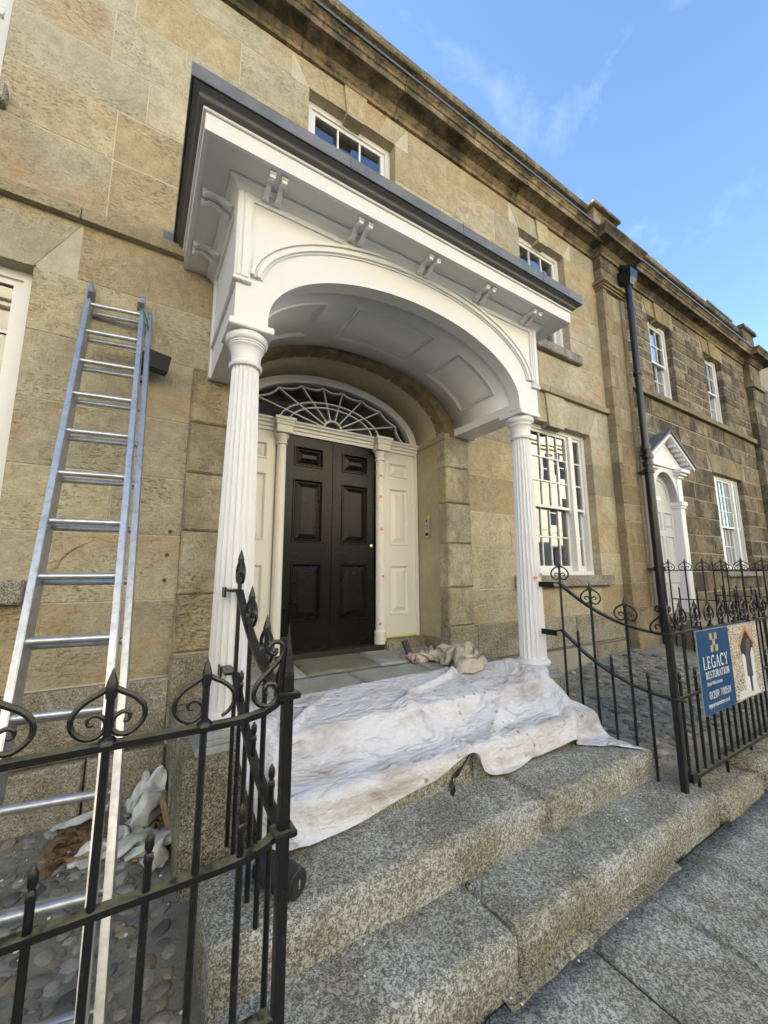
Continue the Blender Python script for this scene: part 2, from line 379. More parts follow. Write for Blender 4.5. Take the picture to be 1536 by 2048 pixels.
IRON = iron_mat('black_iron_paint', 0.15); IRON_L = iron_mat('lichened_iron_paint', 0.9)
def alu():
    m = Mt('aluminium', False); n1 = m.noise(3, 5, 0.6, m.scale(m.pos, (20, 8, 1))); n2 = m.noise(26, 5, 0.7)
    c = m.mix(m.ramp(n2, [(0.45, 0), (0.7, 0.8)]), (0.56, 0.58, 0.61), (0.36, 0.37, 0.39))
    return m.set(c, m.math('ADD', m.math('MULTIPLY', n1, 0.25), 0.28), 0.85, m.bump(n2, 0.12, 0.003))
ALU = alu()
def glass_mat(name, tint=(0.8, 0.85, 0.85)):
    m = bpy.data.materials.new(name); m.use_nodes = True; t = m.node_tree; t.nodes.clear()
    o = t.nodes.new('ShaderNodeOutputMaterial'); mx_ = t.nodes.new('ShaderNodeMixShader')
    tr = t.nodes.new('ShaderNodeBsdfTransparent'); gl = t.nodes.new('ShaderNodeBsdfGlossy'); fr = t.nodes.new('ShaderNodeFresnel')
    nz = t.nodes.new('ShaderNodeTexNoise'); nz.inputs['Scale'].default_value = 3.5; nz.inputs['Detail'].default_value = 1
    ge = t.nodes.new('ShaderNodeNewGeometry'); bp = t.nodes.new('ShaderNodeBump'); bp.inputs['Strength'].default_value = 0.03; bp.inputs['Distance'].default_value = 0.01
    t.links.new(ge.outputs['Position'], nz.inputs['Vector']); t.links.new(nz.outputs['Fac'], bp.inputs['Height'])
    t.links.new(bp.outputs[0], gl.inputs['Normal'])
    tr.inputs['Color'].default_value = (*tint, 1); gl.inputs['Roughness'].default_value = 0.0; gl.inputs['Color'].default_value = (0.95, 0.97, 1, 1)
    fr.inputs['IOR'].default_value = 1.52
    mt = t.nodes.new('ShaderNodeMath'); mt.operation = 'MULTIPLY_ADD'; mt.inputs[1].default_value = 3.4; mt.inputs[2].default_value = 0.0; mt.use_clamp = True
    t.links.new(fr.outputs[0], mt.inputs[0]); t.links.new(mt.outputs[0], mx_.inputs[0])
    t.links.new(tr.outputs[0], mx_.inputs[1]); t.links.new(gl.outputs[0], mx_.inputs[2]); t.links.new(mx_.outputs[0], o.inputs['Surface'])
    return m
GLASS = glass_mat('window_glass')
def cloth_mat(name, col, stain=(0.32, 0.28, 0.25), amt=0.5, rough=0.95, weave=900, spots=0.0):
    m = Mt(name, False); n1 = m.noise(3.2, 6, 0.62, m.scale(m.pos, (0.7, 1.6, 1.8))); n2 = m.noise(11, 6, 0.7); w1 = m.noise(weave, 1)
    c = m.mix(m.math('MULTIPLY', m.ramp(n1, [(0.48, 0), (0.68, 1)]), amt), col, stain)
    c = m.mix(m.math('MULTIPLY', m.ramp(n2, [(0.55, 0), (0.7, 1)]), amt*0.5), c, tuple(0.8*x for x in stain))
    if spots:
        vd = m.voro(16, None, 'F1', 'Distance')
        sp = m.math('MULTIPLY', m.ramp(vd, [(0.16, 1), (0.26, 0)]), m.ramp(m.noise(2.3, 2, 0.5, m.vadd(m.pos, 2.0)), [(0.54, 0), (0.60, 1)]))
        c = m.mix(m.math('MULTIPLY', sp, spots), c, (0.22, 0.21, 0.19))
    # coarse crease relief
    def ridge(sc_, v_): return m.math('SUBTRACT', 1.0, m.math('MULTIPLY', m.math('ABSOLUTE', m.math('SUBTRACT', m.noise(sc_, 2, 0.5, v_, 0.6), 0.5)), 5.0), True)
    cr1 = ridge(9, m.scale(m.pos, (0.6, 1.2, 1.0), (0, 0, 0.5))); cr2 = ridge(26, m.scale(m.pos, (0.5, 1.3, 1.1), (0, 0, 0.3)))
    h = m.math('ADD', m.math('MULTIPLY', cr1, 0.9), m.math('ADD', m.math('MULTIPLY', cr2, 0.3), m.math('MULTIPLY', m.noise(60, 4, 0.65), 0.3)))
    h = m.math('ADD', h, m.math('MULTIPLY', w1, 0.08))
    mt_ = m.set(c, rough, normal=m.bump(h, 0.8, 0.013), spec=0.15)
    return mt_
SHEET = cloth_mat('dust_sheet_cotton', (0.675, 0.685, 0.735), (0.40, 0.355, 0.34), 0.85, spots=0.8)
BEIGE = cloth_mat('beige_cotton', (0.50, 0.45, 0.38), (0.33, 0.28, 0.21), 0.4)
PINK = cloth_mat('pinkish_rag', (0.40, 0.31, 0.28), (0.27, 0.2, 0.18), 0.6)
BROWN = cloth_mat('brown_sacking', (0.16, 0.105, 0.06), (0.07, 0.045, 0.03), 0.7)
def simple(name, col, rough=0.6, metal=0.0, bumpk=0.0):
    m = Mt(name, False)
    n = m.bump(m.noise(40, 4), bumpk, 0.004) if bumpk else None
    return m.set(col, rough, metal, n)
def film():
    m = Mt('white_plastic_film', False); n1 = m.noise(18, 5, 0.65)
    mm = m.set(m.mix(m.ramp(n1, [(0.4, 0), (0.7, 1)]), (0.62, 0.64, 0.62), (0.48, 0.5, 0.47)), 0.25, normal=m.bump(n1, 0.6, 0.01))
    return mm
FILM = film()
WOOD = plain_stone('raw_wood_lath', (0.42, 0.28, 0.14), 0.3, 18, 0.8, 0.4)
PINKTAPE = simple('pink_tape', (0.72, 0.16, 0.22), 0.5)
GREENROPE = simple('green_rope', (0.02, 0.16, 0.06), 0.7)
BRASS = simple('brass', (0.75, 0.62, 0.32), 0.2, 1.0)
STEEL = simple('intercom_steel', (0.42, 0.40, 0.36), 0.35, 0.8, 0.1)
ROOMWALL = simple('room_plaster', (0.45, 0.44, 0.41), 0.9)
CHIP = simple('white_paint_chip', (0.75, 0.76, 0.74), 0.6)
YTAPE = simple('yellow_masking_tape', (0.55, 0.58, 0.10), 0.6)
# ------------------------------------------------------------------ ground
YW = 3.10                                   # plane of the house front
def gz_left(x, y): return 0.08 + 0.05*max(0, min(1, (y-1.3)/1.7))
def gz_right(x, y):
    t = max(0, min(1, (y-1.42)/1.6)); s = max(0, min(1, (x-3.0)/3.2))
    return 0.13 + 0.05*s + t*(0.10 + 0.25*s)
def sheet(name, x0, x1, y0, y1, zf, mat, nx=2, ny=2, kind='structure'):
    b = MB()
    xs = [x0+(x1-x0)*i/(nx-1) for i in range(nx)]; ys = [y0+(y1-y0)*j/(ny-1) for j in range(ny)]
    b.add([(x, y, zf(x, y)) for y in ys for x in xs], [(j*nx+i, j*nx+i+1, (j+1)*nx+i+1, (j+1)*nx+i) for j in range(ny-1) for i in range(nx-1)], True)
    return obj(name, b, mat, kind=kind)
ASPHALT = plain_stone('asphalt', (0.055, 0.055, 0.056), 0.25, 12, 0.9, 0.6)
sheet('ground', -300, 300, -300, 300, lambda x, y: -0.16, ASPHALT)
sheet('road', -60, 60, -7.2, -1.45, lambda x, y: -0.11, ASPHALT)
pav = sheet('pavement', -20, 30, -1.4, 1.42, lambda x, y: -0.018, JOINT)
pavo = sheet('far_pavement', -60, 60, -9.0, -7.2, lambda x, y: 0.0, CEMENT)
# granite paving slabs
px = [-2.3, -1.6, -0.95, -0.2, 0.55, 1.12, 1.70, 2.17, 2.69, 3.36, 3.95, 4.7, 5.3, 6.1]
for i in range(len(px)-1):
    for (ya, yb) in ((0.16, 1.186), (-0.72, 0.15)):
        sk = 0.035
        g = 0.008
        b = MB(); z = 0.0 + rng.uniform(-0.003, 0.003)
        xa, xb = px[i]+g, px[i+1]-g
        # right-hand slabs run up to the kerb
        b.box(xa, xb, ya, yb, -0.09, z)
        me = rough_mesh(b, 0.0025, 5, 3, 0.008, i)
        for v in me.vertices: v.co.x += (v.co.y-1.15)*sk
        obj('paving_slab', me, GRANITE_P, pav)
# mortar fillet along the foot of the steps, broken in places
cuts_ = [0.28, 0.86, 1.06, 1.22, 1.74, 2.36, 2.50, 2.66, 3.18]
for k, (xa, xb) in enumerate(zip(cuts_[:-1], cuts_[1:])):
    if k in (0, 1, 2, 6, 7): continue                              # lost pieces leave the dark joint open
    n_ = max(4, int((xb-xa)/0.025)); vs_ = []
    for i in range(n_+1):
        x_ = xa+(xb-xa)*i/n_
        yf = 1.150+0.012*mnoise.noise(Vector((x_*6, 0, 4)))+0.007*mnoise.noise(Vector((x_*23, 0, 9)))
        vs_ += [(x_, yf, -0.03), (x_, yf+0.003, 0.0055+0.003*mnoise.noise(Vector((x_*15, 1, 0)))), (x_, 1.165, 0.008+0.004*mnoise.noise(Vector((x_*9, 2, 0)))), (x_, 1.205, 0.010+0.005*mnoise.noise(Vector((x_*11, 3, 0))))]
    fs_ = [(i*4+j, i*4+j+1, i*4+j+5, i*4+j+4) for i in range(n_) for j in range(3)]
    obj('mortar_strip', MB().add(vs_, fs_, True), GRANITE_K, pav)
# small kerb on the road side
b = MB()
for i in range(8): b.box(-4+1.6*i, -4+1.6*i+1.59, -1.56, -1.41, -0.3, 0.0)
obj('road_kerb', b, GRANITE_P, kind='structure', bevel=0.012)
# forecourts
fl = sheet('left_forecourt', -4.0, 0.32, 1.22, 3.09, lambda x, y: gz_left(x, y)+0.006*mnoise.noise(Vector((x*4, y*4, 0))), CEMENT, 60, 30)
fr_ = sheet('right_forecourt', 2.95, 9.6, 1.40, 3.09, lambda x, y: gz_right(x, y)+0.006*mnoise.noise(Vector((x*4, y*4, 3))), CEMENT, 70, 30)
cob = []
for k in range(4):
    b = MB(); b.sph((0, 0, 0), 1, 1, 1, 9, 6); me = b.mesh('cobble')
    for v in me.vertices:
        n_ = mnoise.noise(v.co*1.1+Vector((k*5, 0, 0))); v.co *= 1+0.28*n_
    me.materials.append(COBBLE); cob.append(me)
def cobbles(parent, x0, x1, y0, y1, zf, n, smin, smax, seed, rows=None, skip=None):
    r = random.Random(seed); pts = []; tries = 0
    while len(pts) < n and tries < 20000:
        tries += 1
        x_, y_ = r.uniform(x0, x1), r.uniform(y0, y1); s_ = r.uniform(smin, smax)
        if skip and skip(x_, y_): continue
        if any((x_-a)**2+(y_-c)**2 < ((s_+d)*0.80)**2 for a, c, d in pts): continue
        pts.append((x_, y_, s_))
    for x_, y_, s_ in pts:
        t = r.random(); g = r.uniform(0.20, 0.36)
        col = (g, g*0.98, g*0.93) if t < 0.6 else ((g*0.5, g*0.52, g*0.55) if t < 0.82 else (g*1.15, g*0.98, g*0.72))
        inst(cob[r.randrange(4)], 'cobble', parent, (x_, y_, zf(x_, y_)+0.001), (r.uniform(-.15, .15), r.uniform(-.15, .15), r.uniform(0, 6.3)),
             (s_*1.2, s_*0.85, s_*r.uniform(0.25, 0.42)), col)
def bare(x_, y_): return mnoise.noise(Vector((x_*1.7, y_*1.7, 8.0))) > 0.30
def grit(parent, x0, x1, y0, y1, zf, n, seed):
    r = random.Random(seed); b = MB()
    for k in range(n):
        x_, y_ = r.uniform(x0, x1), r.uniform(y0, y1); s_ = r.uniform(0.004, 0.014)
        b.sph((x_, y_, zf(x_, y_)+0.003), s_*1.2, s_, s_*0.6, 5, 3, r.uniform(0, 3))
    obj('grit', b, COBBLE, parent, color=(0.22, 0.21, 0.18), kind='stuff')
grit(fl, -0.9, 0.26, 1.3, 3.0, gz_left, 900, 61); grit(fr_, 3.05, 5.9, 1.45, 3.0, gz_right, 1500, 62)
cobbles(fl, -0.85, 0.22, 1.36, 2.95, gz_left, 290, 0.020, 0.042, 3, skip=bare)
cobbles(fr_, 3.10, 5.9, 1.62, 2.98, gz_right, 295, 0.03, 0.055, 4, skip=lambda x_, y_: mnoise.noise(Vector((x_*1.1, y_*1.5, 2.0))) > 0.34)

# ------------------------------------------------------------------ entrance steps and porch floor
steps = empty('entrance_steps', (1.65, 1.2, 0), label='worn granite steps leading up to the white columned porch', category='steps')
def stone(parent, name, x0, x1, y0, y1, z0, z1, mat=None, bev=0.012, amp=0.006, seed=1, fr=4, cuts=4):
    b = MB(); b.box(x0, x1, y0, y1, z0, z1)
    return obj(name, rough_mesh(b, amp, fr, cuts, bev, seed), mat or GRANITE, parent)
stone(steps, 'step_stone', 0.30, 1.325, 1.195, 1.62, -0.10, 0.158, seed=1)
stone(steps, 'step_stone', 1.339, 3.13, 1.200, 1.62, -0.10, 0.160, seed=2)
stone(steps, 'step_stone', 0.29, 1.925, 1.495, 1.95, 0.02, 0.325, seed=3)
stone(steps, 'step_stone', 1.94, 3.03, 1.500, 1.95, 0.02, 0.323, seed=4)
stone(steps, 'step_stone', 0.62, 1.75, 1.850, 2.40, 0.10, 0.490, seed=5)
stone(steps, 'step_stone', 1.765, 2.98, 1.855, 2.40, 0.10, 0.488, seed=6)
stone(steps, 'pier_stone', 0.25, 0.63, 2.115, 2.60, 0.0, 0.655, seed=7, mat=GRANITE_K)
stone(steps, 'pier_stone', 0.25, 0.63, 2.61, 3.06, 0.0, 0.660, seed=8, mat=GRANITE_K)
stone(steps, 'pier_stone', 2.70, 3.08, 2.115, 2.62, 0.1, 0.655, seed=9, mat=GRANITE_K)
stone(steps, 'pier_stone', 2.72, 3.06, 2.63, 3.06, 0.1, 0.690, seed=10, mat=GRANITE_K)
floor = obj('porch_floor', MB().box(0.61, 2.73, 2.25, 3.62, 0.2, 0.62), JOINT, steps)
def fz(y): return 0.652 + 0.105*(y-2.17)/1.4
fx = [0.64, 1.30, 1.97, 2.71]
rows = [(2.165, 2.62), (2.63, 3.05), (3.06, 3.56)]
offs = [0, 0.22, -0.1]
for j, (ya, yb) in enumerate(rows):
    xs = [0.64]+[v+offs[j] for v in fx[1:-1]]+[2.71]
    for i in range(3):
        b = MB(); b.box(xs[i]+.004, xs[i+1]-.004, ya+.004, yb-.004, 0.45, 0.70)
        me = rough_mesh(b, 0.003, 6, 3, 0.008, i+j*3)
        for v in me.vertices:
            if v.co.z > 0.6: v.co.z += fz(v.co.y)-0.70
        obj('floor_slab', me, SLAB_G if (i, j) == (1, 2) else SLAB, floor)

# right kerb below the railing
for k, (xa, xb, zt) in enumerate(((3.16, 3.82, 0.115), (3.83, 4.75, 0.165), (4.76, 6.4, 0.19))):
    o_ = stone(None, 'kerb_stone', xa, xb, 1.17, 1.46, -0.1, zt, GRANITE_K, 0.03, 0.012, 20+k, 3)
    tag(o_, ['short granite kerb stone against the end of the lowest step', 'mossy granite kerb stone below the blue sign', 'long granite kerb stone at the far end of the railing'][k], 'kerb stone', 'kerb stones under the railing')
stone(fl, 'kerb_stone', -3.9, 0.285, 1.17, 1.36, -0.1, 0.10, GRANITE_K, 0.02, 0.008, 33, 3)

# ------------------------------------------------------------------ main house
TINTS = [(0.48, 0.44, 0.315), (0.465, 0.415, 0.29), (0.49, 0.455, 0.345), (0.43, 0.365, 0.24), (0.46, 0.395, 0.265), (0.49, 0.465, 0.36), (0.42, 0.385, 0.29), (0.45, 0.43, 0.335)]
house = empty('stone_house', (1.6, 3.1, 0), label='two storey honey sandstone house front with the white porch', category='house')
DEPTH = 0.16
def block(parent, x0, x1, z0, z1, yf, mat, r, name='stone_block', tint=None, gap=0.003, depth=DEPTH, cham=0.004, dy=0.0025):
    b = MB(); y0 = yf+r.uniform(-dy, dy)
    b.cbox(x0+gap, x1-gap, y0, yf+depth, z0+gap, z1-gap, cham)
    t = tint or r.choice(TINTS); k = r.uniform(0.88, 1.07)
    return obj(name, b, mat, parent, color=tuple(c*k for c in t))
def ashlar(parent, x0, x1, courses, openings, wr, seed, yf, mat, tints=None, **kw):
    r = random.Random(seed); n = 0
    for z0, z1 in zip(courses[:-1], courses[1:]):
        segs = [(x0, x1)]
        for (ox0, ox1, oz0, oz1) in openings:
            if oz0 < z1-0.01 and oz1 > z0+0.01:
                ns = []
                for a, c in segs:
                    if ox0 > a+0.01 and ox0 < c: ns.append((a, ox0))
                    if ox1 < c-0.01 and ox1 > a: ns.append((ox1, c))
                    if ox1 <= a or ox0 >= c: ns.append((a, c))
                segs = ns
        for a, c in segs:
            x = a
            while x < c-1e-6:
                w_ = r.uniform(*wr); e = x+w_
                if c-e < wr[0]*0.75: e = c
                block(parent, x, e, z0, z1, yf, mat, r, tint=(r.choice(tints) if tints else None), **kw); n += 1
                x = e
    return n
def backing(parent, name, x0, x1, z0, z1, openings, y0, y1, mat):
    xs = sorted({x0, x1, *[v for o in openings for v in o[:2] if x0 < v < x1]}); zs = sorted({z0, z1, *[v for o in openings for v in o[2:] if z0 < v < z1]})
    b = MB()
    for j in range(len(zs)-1):
        i = 0
        while i < len(xs)-1:
            cz = (zs[j]+zs[j+1])/2
            def solid(i_):
                cx = (xs[i_]+xs[i_+1])/2
                return not any(o[0] < cx < o[1] and o[2] < cz < o[3] for o in openings)
            if not solid(i): i += 1; continue
            k = i
            while k+1 < len(xs)-1 and solid(k+1): k += 1
            b.box(xs[i], xs[k+1], y0, y1, zs[j], zs[j+1]); i = k+1
    return obj(name, b, mat, parent)
W_UP = [(-2.0, -1.005, 4.46, 6.20), (1.08, 2.07, 4.46, 6.20), (4.10, 5.10, 4.46, 6.20)]
W_LO = [(-2.30, -0.71, 1.33, 3.45), (3.82, 5.40, 1.33, 3.45)]
DOOR = (0.25, 2.99, 0.0, 3.02); DOOR2 = (0.42, 2.95, 3.02, 3.86)
ops = [(a, b_, c, d) for a, b_, c, d in W_UP]+W_LO+[(0.57, 2.67, 0.0, 3.5)]
ops = [(a-.012, b_+.012, c-.012, d+.012) for a, b_, c, d in ops]
wall = backing(house, 'wall', -24, 6.0, -0.1, 7.0, ops, YW+0.0035, YW+0.32, MORTAR)
lint = [(a-0.18, b_+0.18, 6.20, 6.50) for a, b_, _, _ in W_UP]+[(a-0.22, b_+0.22, 3.45, 3.86) for a, b_, _, _ in W_LO]
C_LO = [0.84, 1.33, 1.76, 2.16, 2.58, 3.02, 3.45, 3.86]
C_UP = [3.97, 4.46, 4.88, 5.30, 5.75, 6.20, 6.50]
ashlar(wall, -3.2, 5.92, C_LO, W_LO+lint+[DOOR, DOOR2], (0.42, 1.05), 5, YW, STONE)
ashlar(wall, -3.2, 5.92, C_UP, W_UP+lint, (0.42, 1.0), 8, YW, STONE)
# plinth of granite under the ashlar
r_ = random.Random(3)
def plinth(xa, xb, zb, zt, yf, w0, w1, parent, mat=GRANITE_W):
    x = xa
    while x < xb-1e-6:
        e = min(xb, x+r_.uniform(w0, w1))
        if xb-e < w0*0.6: e = xb
        b = MB(); b.cbox(x+.005, e-.005, yf+r_.uniform(-.004, .004), YW+0.1, zb, zt-.006, 0.012)
        obj('plinth_stone', b, mat, parent); x = e
plinth(-3.2, 0.245, 0.44, 0.84, YW-0.045, 0.5, 0.95, wall)
plinth(-3.2, 0.245, 0.0, 0.44, YW-0.085, 0.6, 1.1, wall)
plinth(3.0, 5.78, 0.62, 0.98, YW-0.045, 0.6, 1.0, wall)
b = MB(); b.box(3.0, 5.0, YW-0.075, YW+0.05, 0.1, 0.60); obj('cement_patch', b, plain_stone('fresh_cement', (0.36, 0.345, 0.30), 0.12, 4, 0.9, 0.2), wall)
plinth(5.0, 5.8, 0.2, 0.60, YW-0.08, 0.5, 0.9, wall)
# fill the course over the right plinth
# string course
x = -1.4; r_ = random.Random(12)
for xa, xb in ((-3.2, 0.30), (3.08, 5.92)):
    x = xa
    while x < xb-1e-6:
        e = min(xb, x+r_.uniform(0.6, 1.1))
        if xb-e < 0.3: e = xb
        b = MB(); b.extr_x([(YW+0.1, 3.862), (YW-0.055, 3.862), (YW-0.055, 3.945), (YW-0.01, 3.972), (YW+0.1, 3.972)], x+.003, e-.003)
        obj('string_course_stone', b, STONE, wall, color=(0.36, 0.32, 0.215)); x = e
# flat arches with keystones
def flat_arch(parent, x0, x1, z0, z1, n, side, mat=STONE, tints=TINTS, key=True, yf=YW, drop=0.045):
    r = random.Random(int(x0*100)); xa, xb = x0-side, x1+side; cx = (x0+x1)/2; bw = (x1-x0)/n; tw = (xb-xa)/n
    for i in range(n):
        k = (n % 2 == 1 and i == n//2 and key)
        b0, b1 = x0+bw*i, x0+bw*(i+1); t0, t1 = xa+tw*i, xa+tw*(i+1)
        zb = z0-(drop if k else 0); pr = 0.022 if k else r.uniform(-0.002, 0.002)
        if i == 0: t0 = xa
        g = 0.003
        b = MB(); b.prism([(b0+g, zb), (b1-g, zb), (t1-g, z1-g), (t0+g, z1-g)], yf-pr, yf+DEPTH)
        obj('lintel_stone', b, mat, parent, color=r.choice(tints))
    # squared fillers at either end
for a, b_, _, _ in W_UP[1:]: flat_arch(wall, a, b_, 6.20, 6.50, 5, 0.176)
for a, b_, _, _ in W_LO: flat_arch(wall, a, b_, 3.45, 3.86, 5, 0.216)
flat_arch(wall, *W_UP[0][:2], 6.20, 6.50, 5, 0.176)
# sills
SILLG = granite('granite_sill', 190, ((0.10, 0.09, 0.08), (0.24, 0.22, 0.19), (0.38, 0.36, 0.32)), moss=0.1)
for a, b_, _, _ in W_UP: obj('sill', MB().box(a-0.17, b_+(0.17 if a > 0 else 0.06), YW-0.075, YW+0.12, 4.465, 4.60), SILLG, wall, bevel=0.008)
for a, b_, _, _ in W_LO: obj('sill', MB().box(a-0.17, b_+0.17, YW-0.085, YW+0.12, 1.335, 1.47), SILLG, wall, bevel=0.008)
# entrance piers: dressed stones standing a little proud
r_ = random.Random(21)
EP = [0.70, 0.98, 1.36, 1.80, 2.22, 2.60, 3.017]
for xa, xb in ((0.245, 0.585), (2.655, 2.995)):
    for z0, z1 in zip(EP[:-1], EP[1:]):
        block(wall, xa, xb, z0, z1, YW-0.028, STONE_WORN, r_, depth=0.14, cham=0.014, dy=0.004)
for xa, xb in ((0.235, 0.60), (2.64, 3.005)):
    obj('plinth_stone', MB().cbox(xa, xb, YW-0.06, YW+0.1, 0.3, 0.965, 0.015), GRANITE_W, wall)
# the arch: ellipse helper
def ell(cx, z0, a, b_, n, t0=0.0, t1=math.pi):
    return [(cx-a*math.cos(t0+(t1-t0)*i/n), z0+b_*math.sin(t0+(t1-t0)*i/n)) for i in range(n+1)]
AC, AZ, AA, AB = 1.62, 2.93, 1.045, 0.575
def arch_panel(mb, x0, x1, z0, z1, e, y0, y1, thick_intrados=True):
    """rectangle x0..x1,z0..z1 with the elliptical hole e (starting and ending on z0)"""
    n = len(e)-1; vs_ = []; fs = []
    top = []
    for (ex, ez) in e:
        top.append((min(max(ex, x0), x1), z1))
    top[0] = (x0, z1); top[-1] = (x1, z1)
    pts = list(e); F = len(pts)
    for yy in (y0, y1):
        vs_ += [(p[0], yy, p[1]) for p in pts]+[(p[0], yy, p[1]) for p in top]+[(x0, yy, z0), (x1, yy, z0)]
    S = 2*F+2
    for i in range(F-1):
        fs.append((i, i+1, F+i+1, F+i)); fs.append((S+i, S+F+i, S+F+i+1, S+i+1))
        fs.append((i, S+i, S+i+1, i+1)); fs.append((F+i, F+i+1, S+F+i+1, S+F+i))
    # end slivers
    fs.append((0, F, 2*F)); fs.append((F-1, 2*F+1, 2*F-1)); fs.append((S, S+2*F, S+F)); fs.append((S+F-1, S+2*F-1, S+2*F+1))
    fs.append((0, 2*F, S+2*F, S)); fs.append((F-1, S+F-1, S+2*F+1, 2*F+1))
    fs.append((2*F, F, S+F, S+2*F)); fs.append((2*F+1, S+2*F+1, S+2*F-1, 2*F-1))
    return mb.add(vs_, fs)
# hacked-back arch face between vault and reveal, one stone per voussoir
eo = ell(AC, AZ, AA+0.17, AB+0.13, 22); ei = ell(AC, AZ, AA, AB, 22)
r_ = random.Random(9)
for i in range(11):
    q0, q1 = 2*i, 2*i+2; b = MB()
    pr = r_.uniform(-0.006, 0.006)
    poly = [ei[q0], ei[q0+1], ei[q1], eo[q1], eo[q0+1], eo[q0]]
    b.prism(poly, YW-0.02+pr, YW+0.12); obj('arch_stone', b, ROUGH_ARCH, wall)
b = arch_panel(MB(), 0.39, 2.96, 2.93, 3.86, ell(AC, AZ, AA+0.168, AB+0.128, 32), YW+0.004, YW+0.1); obj('arch_spandrel', b, RENDER_, wall)
# plastered reveal: jambs, soffit and the little impost moulding
YD = 3.60
for s, xe in ((-1, AC-AA), (1, AC+AA)):
    x_out = xe+s*0.12
    b = MB(); b.box(min(xe, x_out), max(xe, x_out), YW+0.095, YD+0.12, 0.72, AZ+0.002); obj('reveal', b, RENDER_, wall)
    b = MB(); b.box(min(xe-s*0.015, x_out), max(xe-s*0.015, x_out), YW+0.0, YD-0.05, 0.60, 0.855); obj('reveal_base', b, GRANITE_W, wall, bevel=0.012)
    pr = [(xe-s*0.022, 2.90), (xe-s*0.03, 2.915), (xe-s*0.018, 2.925), (xe-s*0.018, 2.945), (xe-s*0.005, 2.962), (xe+s*0.05, 2.962), (xe+s*0.05, 2.90)]
    b = MB(); b.extr_y(pr, YW-0.033, YD); obj('impost_moulding', b, RENDER_, wall)
b = MB(); st = []
for (x_, z_), (xo, zo) in zip(ell(AC, AZ, AA, AB, 40), ell(AC, AZ, AA+0.12, AB+0.12, 40)):
    st.append([(x_, YW+0.095, z_), (x_, YD+0.1, z_), (xo, YD+0.1, zo), (xo, YW+0.095, zo)])
b.sweep(None, st, smooth=False); obj('arch_soffit', b, RENDER_, wall)
for p in bpy.data.objects['arch_soffit'].data.polygons: p.use_smooth = True
# cornice, parapet and coping
def cornice_prof(o, z=6.50):
    y = YW-o
    return [(YW+0.3, z), (y-0.03, z), (y-0.03, z+0.05), (y-0.05, z+0.065), (y-0.075, z+0.10), (y-0.075, z+0.115), (y-0.20, z+0.125), (y-0.215, z+0.105), (y-0.235, z+0.105), (y-0.24, z+0.17), (y-0.255, z+0.175), (y-0.265, z+0.20), (y-0.30, z+0.225), (y-0.30, z+0.245), (YW+0.3, z+0.30)]
def run_pieces(parent, name, prof, xa, xb, w0, w1, mat, seed, col):
    r = random.Random(seed); x = xa
    while x < xb-1e-6:
        e = min(xb, x+r.uniform(w0, w1))
        if xb-e < w0*0.6: e = xb
        b = MB(); d = r.uniform(-0.004, 0.004)
        b.extr_x([(p[0]+d, p[1]+d*0.5) for p in prof], x+.0025, e-.0025)
        k = r.uniform(0.85, 1.12); obj(name, b, mat, parent, color=tuple(c*k for c in col)); x = e
run_pieces(wall, 'cornice_stone', cornice_prof(0), -3.2, 5.86, 0.7, 1.1, CORNICE, 4, (0.36, 0.29, 0.19))
b = MB()
lp = [(YW+0.02, 6.825), (YW-0.30, 6.752), (YW-0.312, 6.752), (YW-0.312, 6.722), (YW-0.304, 6.722), (YW-0.304, 6.744), (YW+0.02, 6.815)]
r_ = random.Random(31)
for xa, xb in ((-3.2, 1.2), (1.21, 3.4), (3.41, 5.85)): obj('cornice_lead', MB().extr_x(lp, xa, xb), GUTTER, wall)
ashlar(wall, -3.2, 5.90, [6.80, 7.09, 7.37], [], (0.8, 1.3), 44, YW+0.02, STONE_WORN, [(0.40, 0.34, 0.22), (0.36, 0.30, 0.2)])
backing(house, 'parapet', -24, 6.0, 6.8, 7.36, [], YW+0.06, YW+0.34, MORTAR)
cop = [(YW+0.40, 7.37), (YW-0.035, 7.37), (YW-0.05, 7.39), (YW-0.05, 7.455), (YW-0.03, 7.475), (YW+0.40, 7.50)]
run_pieces(wall, 'coping_stone', cop, -3.2, 5.86, 0.9, 1.3, CORNICE, 6, (0.30, 0.26, 0.18))
# body of the house behind the front
SHELL = simple('plain_masonry', (0.33, 0.29, 0.22), 0.95)
hb = MB(); hb.box(-24, 6.3, 9.0, 9.2, -0.1, 7.2).box(-24, 6.3, YW+0.3, 9.2, 6.9, 7.1).box(-24.2, -24, YW+0.1, 9.2, -0.1, 7.2)
hb.box(-24, 6.3, YW+0.33, 9.0, 4.05, 4.25).box(6.15, 6.35, YW+0.3, 9.0, -0.1, 7.0)
hb.box(-24, 6.3, 5.6, 5.7, 0.3, 6.9).box(-24, 6.3, YW+0.3, 9.0, 0.2, 0.3)
hb.box(0.30, 0.42, YW+0.33, 5.6, 0.3, 4.05).box(2.84, 2.96, YW+0.33, 5.6, 0.3, 4.05)
obj('rear_body', hb, ROOMWALL, house)

